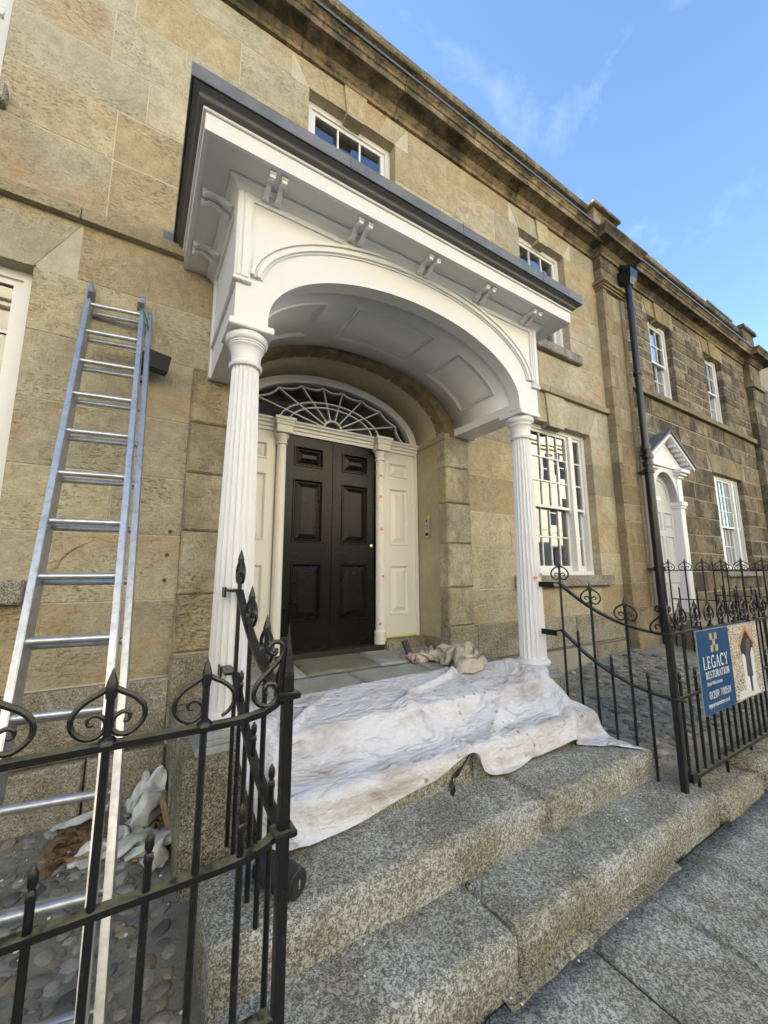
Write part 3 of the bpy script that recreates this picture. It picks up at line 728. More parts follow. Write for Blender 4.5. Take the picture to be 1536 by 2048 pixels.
# ------------------------------------------------------------------ sash windows
def pane_quad(x0, x1, z0, z1, y, r):
    a, c = r.uniform(-1, 1)*0.0012, r.uniform(-1, 1)*0.0012
    return MB().add([(x0, y-a-c, z0), (x1, y+a-c, z0), (x1, y+a+c, z1), (x0, y-a+c, z1)], [(0, 1, 2, 3)])
def sash(part, x0, x1, z0, z1, y, cols, rows, r, st=0.045, rail_t=0.04, rail_b=0.045, gb=0.018, horns=False, mat=None):
    mat = mat or WHITE_WIN
    b = MB(); t = 0.04
    b.box(x0, x0+st, y, y+t, z0, z1).box(x1-st, x1, y, y+t, z0, z1)
    b.box(x0+st, x1-st, y+.001, y+t, z1-rail_t, z1).box(x0+st, x1-st, y+.001, y+t, z0, z0+rail_b)
    if horns:
        for xx in (x0, x1-st): b.add([(xx, y+.002, z0), (xx+st, y+.002, z0), (xx+st, y+t-.002, z0), (xx, y+t-.002, z0), (xx+st*.3, y+.01, z0-.05), (xx+st*.7, y+.01, z0-.05), (xx+st*.7, y+t-.01, z0-.05), (xx+st*.3, y+t-.01, z0-.05)], [(0, 4, 5, 1), (1, 5, 6, 2), (2, 6, 7, 3), (3, 7, 4, 0), (4, 7, 6, 5)])
    obj('sash', b, mat, part)
    gx0, gx1, gz0, gz1 = x0+st, x1-st, z0+rail_b, z1-rail_t
    cw, rh = (gx1-gx0)/cols, (gz1-gz0)/rows
    for i in range(1, cols): obj('glazing_bar', MB().extr_y([(gx0+cw*i-gb/2, gz0), (gx0+cw*i+gb/2, gz0), (gx0+cw*i+gb/2, gz1), (gx0+cw*i-gb/2, gz1)], y+.006, y+t-.006), mat, part)
    for j in range(1, rows): obj('glazing_bar', MB().extr_y([(gx0, gz0+rh*j-gb/2), (gx1, gz0+rh*j-gb/2), (gx1, gz0+rh*j+gb/2), (gx0, gz0+rh*j+gb/2)], y+.008, y+t-.008), mat, part)
    for i in range(cols):
        for j in range(rows): obj('pane', pane_quad(gx0+cw*i, gx0+cw*(i+1), gz0+rh*j, gz0+rh*(j+1), y+t*0.55, r).mesh('pane'), GLASS, part)
def window(hs, x0, x1, z0, z1, yf, cols, ru, rl, seed, tri=False, frame=0.06, ccols=4, split=None):
    part = empty('window', parent=hs); r = random.Random(seed)
    y = yf+0.105; b = MB(); f = frame
    b.box(x0, x0+f, y, y+0.12, z0, z1).box(x1-f, x1, y, y+0.12, z0, z1)
    b.box(x0+f, x1-f, y+.001, y+0.12, z1-f, z1).box(x0+f, x1-f, y-0.03, y+0.12, z0, z0+0.05)
    cells = [(x0+f, x1-f, cols)]
    if tri:
        sw = 0.235; mu = 0.085
        a0, a1 = x0+f, x1-f
        b.box(a0+sw, a0+sw+mu, y-0.012, y+0.12, z0+0.05, z1-f).box(a1-sw-mu, a1-sw, y-0.012, y+0.12, z0+0.05, z1-f)
        cells = [(a0, a0+sw, 1), (a0+sw+mu, a1-sw-mu, ccols), (a1-sw, a1, 1)]
    obj('frame', b, WHITE_WIN, part)
    zb, zt = z0+0.05, z1-f
    zm = split if split else zb+(zt-zb)*rl/(ru+rl)
    for a, c, n in cells:
        sash(part, a+.003, c-.003, zm-0.02, zt, y+0.02, n, ru, r, horns=True, rail_b=0.035)
        sash(part, a+.003, c-.003, zb, zm+0.018, y+0.066, n, rl, r, rail_b=0.07, rail_t=0.034)
    return part
for k, (a, b_, _, _) in enumerate(W_UP): window(house, a, b_, 4.60, 6.20, YW, 3, 2, 2, 10+k)
for k, (a, b_, _, _) in enumerate(W_LO): window(house, a, b_, 1.47, 3.45, YW, 1, 3, 2, 20+k, tri=True, split=2.36)
# ------------------------------------------------------------------ front door, door case and fanlight
def raised_panel(mb, x0, x1, z0, z1, y, m=0.028, s=0.045, sunk=0.014, up_=0.012):
    """frame moulding, sunk bevel and raised field, all facing -y; y is the face of the leaf"""
    r1 = [(x0, z0), (x1, z0), (x1, z1), (x0, z1)]
    def ring(d): return [(x0+d, z0+d), (x1-d, z0+d), (x1-d, z1-d), (x0+d, z1-d)]
    lev = [(0, y-0.001), (0.004, y-0.010), (0.014, y-0.010), (m, y+sunk), (m+0.004, y+sunk), (m+s, y-up_+0.006), (m+s+0.002, y-up_+0.004)]
    vs_ = []; fs = []
    for d, yy in lev: vs_ += [(p[0], yy, p[1]) for p in ring(d)]
    for i in range(len(lev)-1):
        for k in range(4): fs.append((i*4+k, i*4+(k+1) % 4, (i+1)*4+(k+1) % 4, (i+1)*4+k))
    e = (len(lev)-1)*4; fs.append((e, e+1, e+2, e+3))
    return mb.add(vs_, fs)
def leaf_with_holes(mb, x0, x1, z0, z1, y0, y1, holes):
    xs = sorted({x0, x1, *[v for h in holes for v in h[:2]]}); zs = sorted({z0, z1, *[v for h in holes for v in h[2:]]})
    for i in range(len(xs)-1):
        for j in range(len(zs)-1):
            cx, cz = (xs[i]+xs[i+1])/2, (zs[j]+zs[j+1])/2
            if not any(h[0] < cx < h[1] and h[2] < cz < h[3] for h in holes):
                mb.add([(xs[i], y0, zs[j]), (xs[i+1], y0, zs[j]), (xs[i+1], y0, zs[j+1]), (xs[i], y0, zs[j+1])], [(0, 1, 2, 3)])
    mb.box(x0, x1, y0+0.025, y1, z0, z1)
    mb.add([(x0, y0, z0), (x0, y0, z1), (x0, y1, z1), (x0, y1, z0)], [(0, 1, 2, 3)])
    mb.add([(x1, y0, z0), (x1, y1, z0), (x1, y1, z1), (x1, y0, z1)], [(0, 1, 2, 3)])
    mb.add([(x0, y0, z1), (x1, y0, z1), (x1, y1, z1), (x0, y1, z1)], [(0, 1, 2, 3)])
    return mb
door = empty('front_door', parent=house)
DX0, DX1, DZ0, DZ1 = 1.13, 2.10, 0.80, 2.835
PZ = [(1.06, 1.60), (1.79, 2.41), (2.53, 2.735)]
mid = (DX0+DX1)/2
for xa, xb, hx in ((DX0+.003, mid-.003, (1.205, 1.515)), (mid+.003, DX1-.003, (1.715, 2.022))):
    b = leaf_with_holes(MB(), xa, xb, DZ0, DZ1, YD, YD+0.05, [(hx[0], hx[1], a, c) for a, c in PZ]); obj('leaf', b, BLACKDOOR, door)
    for a, c in PZ: obj('panel', raised_panel(MB(), hx[0], hx[1], a, c, YD, 0.032, 0.05), BLACKDOOR, door)
b = MB(); b.tube([(2.062, YD-0.002, 1.78), (2.062, YD-0.012, 1.78), (2.062, YD-0.014, 1.78)], [0.019, 0.019, 0.014], 16); obj('lock', b, BRASS, door)
for xa, xb in ((0.585, 1.055), (2.175, 2.655)): obj('threshold_stone', MB().box(xa, xb, YD-0.14, YD+0.06, 0.62, 0.838), GRANITE_W, door, bevel=0.012)
obj('threshold', MB().box(1.06, 2.17, YD-0.10, YD+0.06, 0.70, 0.80), simple('dark_threshold', (0.014, 0.010, 0.008), 0.5, 0, 0.3), door, bevel=0.012)
case = empty('door_case', parent=house)
SP = [(1.07, 1.59), (1.80, 2.43), (2.555, 2.72)]
for s in (-1, 1):
    cx = 1.62; xa, xb = (0.583, 1.03) if s < 0 else (2.21, 2.657)
    px0, px1 = (0.705, 0.955) if s < 0 else (2.285, 2.535)
    b = leaf_with_holes(MB(), xa, xb, 0.84, 2.83, YD, YD+0.05, [(px0, px1, a, c) for a, c in SP]); obj('side_panel', b, CREAM, case)
    for a, c in SP: obj('panel', raised_panel(MB(), px0, px1, a, c, YD, 0.03, 0.045), CREAM, case)
    # edge bead against the reveal
    xe = xa if s < 0 else xb-0.03
    obj('edge_bead', MB().box(xe, xe+0.03, YD-0.03, YD+0.01, 0.84, 2.84), CREAM, case, bevel=0.006)
    # three quarter column, reeded
    c_ = 1.075 if s < 0 else 2.155
    b = MB(); n = 48; st = []
    for z in (0.93, 1.5, 2.1, 2.70):
        ring = []
        for k in range(n):
            th = 2*math.pi*k/n; rr = 0.048*(1-0.06*(z-0.9)/1.8)-0.0045*abs(math.sin(th*7)); ring.append((c_+rr*math.cos(th), YD-0.03+rr*math.sin(th), z))
        st.append(ring)
    b.sweep(None, st, smooth=True); obj('column', b, CREAM, case)
    b = MB(); b.lathe([(0.048, 2.70), (0.056, 2.705), (0.056, 2.715), (0.048, 2.72), (0.048, 2.75), (0.062, 2.775), (0.066, 2.79), (0.066, 2.80)], c_, YD-0.03, 20); obj('capital', b, CREAM, case)
    b = MB(); b.lathe([(0.062, 0.80), (0.062, 0.895), (0.066, 0.905), (0.066, 0.92), (0.05, 0.932)], c_, YD-0.03, 20); obj('base', b, CREAM, case)
    b = MB(); b.box(c_-0.075, c_+0.075, YD-0.125, YD, 2.802, 2.87).box(c_-0.085, c_+0.085, YD-0.135, YD, 2.87, 2.895).box(c_-0.10, c_+0.10, YD-0.15, YD, 2.915, 2.945).box(c_-0.09, c_+0.09, YD-0.14, YD, 2.895, 2.915); obj('entablature_block', b, CREAM, case, bevel=0.004)
pr = [(YD+0.05, 2.832), (YD-0.02, 2.832), (YD-0.02, 2.862), (YD-0.035, 2.868), (YD-0.035, 2.892), (YD-0.06, 2.90), (YD-0.06, 2.915), (YD-0.08, 2.93), (YD-0.08, 2.945), (YD+0.05, 2.955)]
obj('transom', MB().extr_x(pr, 0.585, 2.655), CREAM, case)
# fanlight
fan = empty('fanlight', parent=house)
FC, FZ = 1.61, 2.95
cusps_r = [(1.72, 3.39), (1.955, 3.36), (2.185, 3.285), (2.385, 3.15), (2.50, 2.955)]
cusps = [(2*FC-x_, z_) for x_, z_ in reversed(cusps_r)]+cusps_r
yb0, yb1 = YD+0.005, YD+0.045
def strip(mb, pts, wd, y0, y1):
    """flat bar of width wd along an (x,z) polyline"""
    L1, L2 = [], []
    for i, p in enumerate(pts):
        a = pts[max(0, i-1)]; c = pts[min(len(pts)-1, i+1)]; dx, dz = c[0]-a[0], c[1]-a[1]; ln = math.hypot(dx, dz) or 1
        nx, nz = -dz/ln*wd/2, dx/ln*wd/2; L1.append((p[0]+nx, p[1]+nz)); L2.append((p[0]-nx, p[1]-nz))
    st = [[(a[0], y0, a[1]), (b_[0], y0, b_[1]), (b_[0], y1, b_[1]), (a[0], y1, a[1])] for a, b_ in zip(L1, L2)]
    return mb.sweep(None, st)
# outer frame ring
e1 = ell(AC, AZ, AA-0.006, AB-0.006, 48); e2 = ell(AC, AZ, AA-0.095, AB-0.085, 48)
b = MB(); b.sweep(None, [[(p[0], YD-0.02, p[1]), (q[0], YD-0.02, q[1]), (q[0], YD+0.06, q[1]), (p[0], YD+0.06, p[1])] for p, q in zip(e1, e2)]); obj('frame', b, WHITE_WIN, fan)
e3 = ell(AC, AZ, AA-0.09, AB-0.08, 48)
b = MB(); strip(b, ell(AC, AZ, AA-0.07, AB-0.062, 48), 0.018, YD-0.03, YD-0.015); obj('frame_bead', b, WHITE_WIN, fan)
for (xa, za), (xb, zb) in zip(cusps[:-1], cusps[1:]):
    # scallop: sags toward the hub
    pts = []
    for i in range(9):
        t = i/8; mx_, mz_ = xa+(xb-xa)*t, za+(zb-za)*t; d = math.hypot(mx_-FC, mz_-FZ); sg = 0.028*4*t*(1-t)
        pts.append((mx_-(mx_-FC)/d*sg, mz_-(mz_-FZ)/d*sg))
    obj('scallop_bar', strip(MB(), pts, 0.013, yb0-.002, yb1), WHITE_WIN, fan)
for (x_, z_) in cusps[1:-1]:
    d = math.hypot(x_-FC, z_-FZ); a0 = (FC+(x_-FC)/d*0.10, FZ+(z_-FZ)/d*0.10)
    obj('spoke', strip(MB(), [a0, (x_, z_)], 0.012, yb0, yb1-.002), WHITE_WIN, fan)
obj('hub', strip(MB(), ell(FC, FZ, 0.10, 0.105, 16), 0.02, yb0-.004, yb1), WHITE_WIN, fan)
obj('inner_arc', strip(MB(), ell(FC, FZ, 0.465, 0.235, 30), 0.012, yb0-.001, yb1-.001), WHITE_WIN, fan)
obj('inner_arc', strip(MB(), ell(FC, FZ, 0.56, 0.285, 30), 0.012, yb0-.001, yb1-.001), WHITE_WIN, fan)
e4 = ell(AC, AZ, AA-0.08, AB-0.07, 40); obj('pane', MB().add([(p[0], YD+0.028, p[1]) for p in e4], [tuple(range(len(e4)-1, -1, -1))]).mesh('pane'), GLASS, fan)

# ------------------------------------------------------------------ porch
porch = empty('entrance_porch', (1.67, 2.3, 0.66), label='white painted porch with arched vault and two fluted columns', category='porch')
BX0, BX1, BY, BZ0, BZ1 = 0.36, 3.03, 2.20, 2.945, 3.80
VC, VZ, VA, VB = 1.665, 3.0, 1.112, 0.53
ev = [(VC-VA, BZ0)]+ell(VC, VZ, VA, VB, 48)+[(VC+VA, BZ0)]
b = arch_panel(MB(), BX0, BX1, BZ0, BZ1, ev, BY, BY+0.11); obj('front_panel', b, WHITE, porch)
# vault behind, a hair wider so the front panel reads as an arch ring
ev2 = [(VC-VA-0.012, BZ0)]+ell(VC, VZ, VA+0.012, VB+0.012, 64)+[(VC+VA+0.012, BZ0)]
b = MB(); b.sweep(None, [[(p[0], BY+0.105, p[1]), (p[0], YW-0.004, p[1]), (p[0]+(0.03 if p[0] > VC else -0.03), YW-0.004, p[1]+0.03), (p[0]+(0.03 if p[0] > VC else -0.03), BY+0.105, p[1]+0.03)] for p in ev2], smooth=False)
v_ = obj('vault', b, WHITE, porch)
for p in v_.data.polygons: p.use_smooth = abs(p.normal.y) < 0.3
# moulded panel frames in the vault
def vpt(t, d, y):
    th = t
    return (VC-(VA+0.012-d)*math.cos(th), y, VZ+(VB+0.012-d)*math.sin(th))
for t0, t1 in ((0.30, 0.98), (1.22, 1.92), (2.16, 2.84)):
    ya, yb = BY+0.24, YW-0.19
    for ins, wd, hgt in ((0.0, 0.020, 0.014), (0.028, 0.012, 0.008)):
        dt = ins/0.85
        # along-arc sides
        b = MB()
        def arcbar(y0, y1, ta, tb):
            st = []
            for i in range(17):
                t = ta+(tb-ta)*i/16
                st.append([vpt(t, -0.002, y0), vpt(t, hgt, y0+(y1-y0)*0.25), vpt(t, hgt, y0+(y1-y0)*0.75), vpt(t, -0.002, y1)])
            b.sweep(None, st)
        def crossbar(ta, tb, y0, y1):
            b.sweep(None, [[vpt(ta, -0.002, y), vpt(ta+(tb-ta)*0.25, hgt, y), vpt(ta+(tb-ta)*0.75, hgt, y), vpt(tb, -0.002, y)] for y in (y0, y1)])
        wt = wd/0.85
        arcbar(ya+ins, ya+ins+wd, t0+dt, t1-dt); arcbar(yb-ins-wd, yb-ins, t0+dt, t1-dt)
        crossbar(t0+dt, t0+dt+wt, ya+ins+wd*.5, yb-ins-wd*.5); crossbar(t1-dt-wt, t1-dt, ya+ins+wd*.5, yb-ins-wd*.5)
        obj('vault_panel_moulding', b, WHITE, porch)
# piers running back to the wall (beams over the columns)
obj('side_beam', MB().box(BX0+.001, VC-VA-0.010, BY+0.108, YW-0.006, BZ0+.001, VZ+0.02), WHITE, porch)
obj('side_beam', MB().box(VC+VA+0.010, BX1-.001, BY+0.108, YW-0.006, BZ0+.001, VZ+0.02), WHITE, porch)
# flanks
for s, xe in ((-1, BX0), (1, BX1)):
    i0, i1 = (xe, xe+0.03) if s < 0 else (xe-0.03, xe)
    obj('flank_panel', MB().box(i0, i1, BY+0.109, YW-0.005, VZ+0.021, BZ1-.001), WHITE, porch)
    # mouldings on the flank
    o0, o1 = (xe-0.018, xe+0.002) if s < 0 else (xe-0.002, xe+0.018)
    obj('flank_moulding', MB().box(o0, o1, BY+0.02, YW-0.03, 3.165, 3.19).box(o0+(0.006 if s < 0 else 0), o1-(0 if s < 0 else 0.006), BY+0.02, YW-0.03, 3.19, 3.215), WHITE, porch, bevel=0.004)
    obj('flank_trim', MB().box(o0, o1, YW-0.09, YW-0.015, BZ0-.01, BZ1-.02), WHITE, porch, bevel=0.004)
# pilaster strips on the front corners
for xa, xb in ((BX0-0.016, BX0+0.075), (BX1-0.075, BX1+0.016)):
    b = MB()
    b.box(xa, xb, BY-0.016, BY+0.10, 3.20, BZ1-0.004)
    w3 = (xb-xa)/3
    b.box(xa+0.012, xa+w3*1.0, BY-0.024, BY-0.012, 3.205, BZ1-.006).box(xa+w3*1.25, xb-0.012, BY-0.024, BY-0.012, 3.205, BZ1-.006)
    b.box(xa-0.006, xb+0.006, BY-0.026, BY+0.1, 3.175, 3.199)
    obj('corner_strip', b, WHITE, porch, bevel=0.003)
# archivolt: two beads
ea = ell(1.695, 3.20, 1.255, 0.588, 60, 0.06, math.pi-0.06)
for wd, off, pr_ in ((0.020, 0.0, 0.030), (0.014, -0.019, 0.016), (0.026, -0.040, 0.026), (0.012, -0.060, 0.010)):
    el_ = ell(1.695, 3.20, 1.255+off, 0.588+off, 60, 0.06, math.pi-0.06)
    obj('archivolt_moulding', strip(MB(), el_, wd, BY-pr_, BY+0.004), WHITE, porch)
# cavetto under the soffit round three sides
cv = [(0.0, -0.07), (-0.012, -0.07), (-0.02, -0.045), (-0.045, -0.02), (-0.075, -0.012), (-0.075, 0.0), (0.0, 0.0)]
b = MB()
pth = [(BX0, YW-.005), (BX0, BY), (BX1, BY), (BX1, YW-.005)]
dirs = [(-1, 0), (-1, -1), (1, -1), (1, 0)]
st = [[(p[0]-d[0]*q[0]*(1 if d[0] else 0), p[1]-d[1]*q[0], BZ1+q[1]) for q in cv] for p, d in zip(pth, dirs)]
b.sweep(None, st); obj('cavetto', b, WHITE, porch)
# soffit, fascia, gutter moulding, lead
OV = 0.235
SX0, SX1, SY = BX0-OV, BX1+OV, BY-OV
obj('soffit', MB().box(SX0+0.02, SX1-0.02, SY+0.02, YW-.004, BZ1+.001, BZ1+0.03), paint('shaded_white_soffit_paint', (0.62, 0.63, 0.63), 0.5, 0.02), porch)  # white paint greyed: shadow under the eaves put into the colour
def ringrun(name, prof, mat):
    """prof: (outward, z) open polyline thickened into a closed profile, run round left side, front, right side"""
    pth = [(SX0, YW-.005), (SX0, SY), (SX1, SY), (SX1, YW-.005)]
    b = MB(); b.sweep(None, [[(p[0]+d[0]*q[0], p[1]+d[1]*q[0], q[1]) for q in prof] for p, d in zip(pth, dirs)])
    return obj(name, b, mat, porch)
z0 = BZ1
ringrun('fascia', [(-0.025, z0-0.004), (0.0, z0-0.004), (0.0, z0+0.10), (-0.025, z0+0.10)], WHITE)
ringrun('fascia_bead', [(-0.02, z0+0.101), (0.012, z0+0.101), (0.016, z0+0.108), (0.012, z0+0.116), (-0.02, z0+0.116)], WHITE)
og = []
for i in range(9):
    t = i/8; og.append((0.012+0.055*t+0.012*math.sin(2*math.pi*t), z0+0.118+0.045*t))
ringrun('gutter_moulding', [(-0.02, z0+0.117)]+og+[(0.070, z0+0.163), (0.070, z0+0.178), (-0.02, z0+0.178)], GUTTER)
ringrun('lead_edge', [(-0.03, z0+0.165), (0.070, z0+0.179), (0.078, z0+0.168), (0.083, z0+0.168), (0.084, z0+0.248), (0.070, z0+0.262), (-0.03, z0+0.266)], LEAD)
obj('lead_roof', MB().add([(SX0-0.07, SY-0.07, z0+0.255), (SX1+0.07, SY-0.07, z0+0.255), (SX1+0.07, YW-.003, z0+0.30), (SX0-0.07, YW-.003, z0+0.30), (SX0-0.07, SY-0.07, z0+0.2), (SX1+0.07, SY-0.07, z0+0.2), (SX1+0.07, YW-.003, z0+0.2), (SX0-0.07, YW-.003, z0+0.2)], [(0, 1, 2, 3), (4, 7, 6, 5), (0, 4, 5, 1), (1, 5, 6, 2), (2, 6, 7, 3), (3, 7, 4, 0)]), LEAD, porch)
for xx in (0.93, 1.86, 2.78): obj('lead_lap', MB().box(xx, xx+0.006, SY-0.0875, SY-0.06, z0+0.17, z0+0.258), LEAD, porch)
obj('lead_flashing', MB().box(SX0-0.15, SX0+0.02, YW-0.035, YW-0.006, z0+0.13, z0+0.23), LEAD, porch)
# paired S brackets
def bracket_mesh():
    N = 26
    prof_b = []
    for i in range(N+1):
        t = i/N; u = 0.02+0.195*t
        z = -0.042-0.034*math.sin(t*2*math.pi*1.05+0.5)-0.012*(1-t)
        prof_b.append((u, z))
    poly = [(0.012, 0.0), (0.012, -0.075), (0.03, -0.078)]+prof_b[2:]+[(0.222, -0.032), (0.222, 0.0)]
    b = MB(); b.prism(poly, -0.022, 0.022)
    b.prism([(0.012, -0.052), (0.05, -0.058), (0.05, -0.09), (0.02, -0.095), (0.012, -0.085)], -0.027, 0.027)
    b.prism([(0.165, 0.0), (0.165, -0.02), (0.178, -0.02), (0.178, -0.0)], -0.026, 0.026)
    b.prism([(0.20, 0.0), (0.20, -0.038), (0.228, -0.038), (0.228, 0.0)], -0.026, 0.026)
    me = b.mesh('bracket'); fixnormals(me); me.materials.append(WHITE); return me
bm_ = bracket_mesh()
for cx in (0.53, 1.11, 1.69, 2.27, 2.85):
    for dx in (-0.045, 0.045): inst(bm_, 'bracket', porch, (cx+dx*0.78, BY-0.018, BZ1+0.0005), (0, 0, -math.pi/2), (0.80, 0.72, 0.56))
for cyy in (2.37, 2.82):
    for dy in (-0.045, 0.045):
        inst(bm_, 'bracket', porch, (BX0-0.018, cyy+dy*0.78, BZ1+0.0005), (0, 0, math.pi), (0.80, 0.72, 0.56)); inst(bm_, 'bracket', porch, (BX1+0.018, cyy+dy*0.78, BZ1+0.0005), (0, 0, 0), (0.80, 0.72, 0.56))
# columns
def column(cx, cyy):
    c = empty('column', parent=porch)
    n = 120; st = []
    zs = [0.80, 0.815, 0.83, 1.2, 1.6, 2.0, 2.3, 2.55, 2.683, 2.692, 2.70]
    for z in zs:
        t = (z-0.8)/1.88; r0 = 0.110-0.032*t-0.004*math.sin(math.pi*t)*-1; dep = 0.0115*(r0/0.11)
        if z < 0.812 or z > 2.695: dep = 0.001
        ring = []
        for k in range(n):
            th = 2*math.pi*k/n; ph = (th*20/(2*math.pi)) % 1.0
            f = math.sqrt(max(0, 1-((ph-0.5)/0.46)**2)) if abs(ph-0.5) < 0.46 else 0
            rr = r0-dep*f; ring.append((cx+rr*math.cos(th), cyy+rr*math.sin(th), z))
        st.append(ring)
    b = MB(); b.sweep(None, st); obj('shaft', b, WHITE_COL, c)
    b = MB(); b.lathe([(0.076, 2.700), (0.090, 2.700), (0.095, 2.708), (0.095, 2.720), (0.089, 2.728), (0.083, 2.728), (0.0835, 2.77), (0.088, 2.80), (0.097, 2.822), (0.102, 2.826), (0.102, 2.838), (0.107, 2.838), (0.107, 2.848), (0.113, 2.850), (0.120, 2.860), (0.1225, 2.875), (0.119, 2.892), (0.11, 2.902)], cx, cyy, 40); obj('capital', b, WHITE_COL, c)
    obj('abacus', MB().box(cx-0.128, cx+0.128, cyy-0.128, cyy+0.128, 2.902, 2.944), WHITE_COL, c, bevel=0.004)
    pr = [(0.128, 0.742)]+[(0.118+0.019*math.cos(a), 0.765+0.024*math.sin(a)) for a in [-1.2, -0.7, -0.2, 0.3, 0.8, 1.3]]+[(0.113, 0.792), (0.112, 0.803)]
    b = MB(); b.lathe(pr, cx, cyy, 40); obj('base', b, WHITE_COL, c)
    b = MB(); b.box(cx-0.165, cx+0.165, cyy-0.165, cyy+0.165, 0.655, 0.69).box(cx-0.15, cx+0.15, cyy-0.15, cyy+0.15, 0.69, 0.712).box(cx-0.142, cx+0.142, cyy-0.142, cyy+0.142, 0.712, 0.743); obj('plinth', b, plain_stone('column_plinth_stone', (0.34, 0.36, 0.38), 0.25, 7, 0.8, 0.3), c, bevel=0.007)
column(0.462, 2.315); column(2.905, 2.315)
# masking tape dabs left by the painters
def dab(p, r_=(0, 0, 0), s=(0.034, 0.024), lab='', mat=PINKTAPE):
    b = MB(); b.box(-s[0]/2, s[0]/2, -0.0012, 0.0012, -s[1]/2, s[1]/2); me = b.mesh('tape'); me.materials.append(mat)
    o = inst(me, 'tape_dab', None, p, r_); tag(o, lab, 'tape', 'pink tape dabs'); return o
dab((2.862, 2.213, 1.46), (0, 0.1, -0.4), lab='pink tape dab on the right porch column, left one of two')
dab((2.935, 2.207, 1.485), (0, -0.2, 0.3), lab='pink tape dab on the right porch column, right one of two')
for k, (x_, z_) in enumerate(((2.14, 2.53), (2.135, 2.30), (2.145, 1.96), (2.16, 1.47), (2.125, 1.0))):
    dab((x_, YD-0.081, z_), (0, rng.uniform(-.4, .4), 0), (0.028, 0.026), lab='pink tape dab on the slim column right of the door, %s of the five' % ['topmost', 'second highest', 'middle one', 'second lowest', 'lowest'][k])
o = dab((2.43, YD-0.012, 0.85), (0, 0, 0), (0.40, 0.016), mat=YTAPE, lab='yellow masking tape along the foot of the white side panel'); o['group'] = 'tape along the panel'
# ------------------------------------------------------------------ pilaster between the two houses
pil = empty('pilaster', parent=house)
PXA, PXB, PYF = 5.90, 6.52, YW-0.12
PT = [(0.37, 0.315, 0.215), (0.34, 0.28, 0.185), (0.39, 0.34, 0.24), (0.33, 0.265, 0.175)]
r_ = random.Random(77)
zc = [1.02]
while zc[-1] < 5.7: zc.append(zc[-1]+r_.uniform(0.24, 0.36))
zc[-1] = 5.93
for z0, z1 in zip(zc[:-1], zc[1:]):
    t = r_.choice(PT)
    block(pil, PXA, PXA+0.10, z0, z1, PYF, STONE_PIL, r_, tint=t, depth=0.22, dy=0.001, gap=0.0025, cham=0.003)
    block(pil, PXB-0.10, PXB, z0, z1, PYF, STONE_PIL, r_, tint=r_.choice(PT), depth=0.22, dy=0.001, gap=0.0025, cham=0.003)
    if r_.random() < 0.5:
        block(pil, PXA+0.10, PXB-0.10, z0, z1, PYF+0.028, STONE_PIL, r_, tint=r_.choice(PT), depth=0.19, dy=0.001, gap=0.0025, cham=0.003)
    else:
        xm = r_.uniform(PXA+0.22, PXB-0.22)
        block(pil, PXA+0.10, xm, z0, z1, PYF+0.028, STONE_PIL, r_, tint=r_.choice(PT), depth=0.19, dy=0.001, gap=0.0025, cham=0.003)
        block(pil, xm, PXB-0.10, z0, z1, PYF+0.028, STONE_PIL, r_, tint=r_.choice(PT), depth=0.19, dy=0.001, gap=0.0025, cham=0.003)
obj('pilaster_core', MB().box(PXA+0.02, PXB-0.02, PYF+0.032, YW+0.3, 0.0, 6.9), MORTAR, pil)
b = MB(); b.box(PXA-0.03, PXB+0.03, PYF-0.03, YW+0.1, 0.80, 1.015).box(PXA-0.07, PXB+0.07, PYF-0.07, YW+0.1, 0.1, 0.62)
b.add([(PXA-0.07, PYF-0.07, 0.62), (PXB+0.07, PYF-0.07, 0.62), (PXB+0.07, YW+.1, 0.62), (PXA-0.07, YW+.1, 0.62), (PXA-0.03, PYF-0.03, 0.80), (PXB+0.03, PYF-0.03, 0.80), (PXB+0.03, YW+.1, 0.80), (PXA-0.03, YW+.1, 0.80)], [(0, 1, 5, 4), (1, 2, 6, 5), (3, 0, 4, 7)])
obj('pilaster_base', b, STONE_WORN, pil, color=(0.33, 0.28, 0.2))
def boxring(name, levels, mat, col):
    b = MB()
    for pj, za, zb in levels: b.box(PXA-pj, PXB+pj, PYF-pj, YW+0.1, za, zb)
    obj(name, b, mat, pil, color=col, bevel=0.005)
boxring('pilaster_capital', [(0.02, 5.932, 5.965), (0.045, 5.966, 6.00), (0.075, 6.001, 6.05), (0.06, 6.051, 6.07)], STONE_WORN, (0.34, 0.28, 0.19))
r_ = random.Random(78)
for z0, z1 in ((6.072, 6.29), (6.291, 6.50)):
    block(pil, PXA, PXA+0.3, z0, z1, PYF, STONE_DARK, r_, tint=(0.3, 0.25, 0.17), depth=0.22, gap=0.002); block(pil, PXA+0.3, PXB, z0, z1, PYF, STONE_DARK, r_, tint=(0.28, 0.23, 0.16), depth=0.22, gap=0.002)
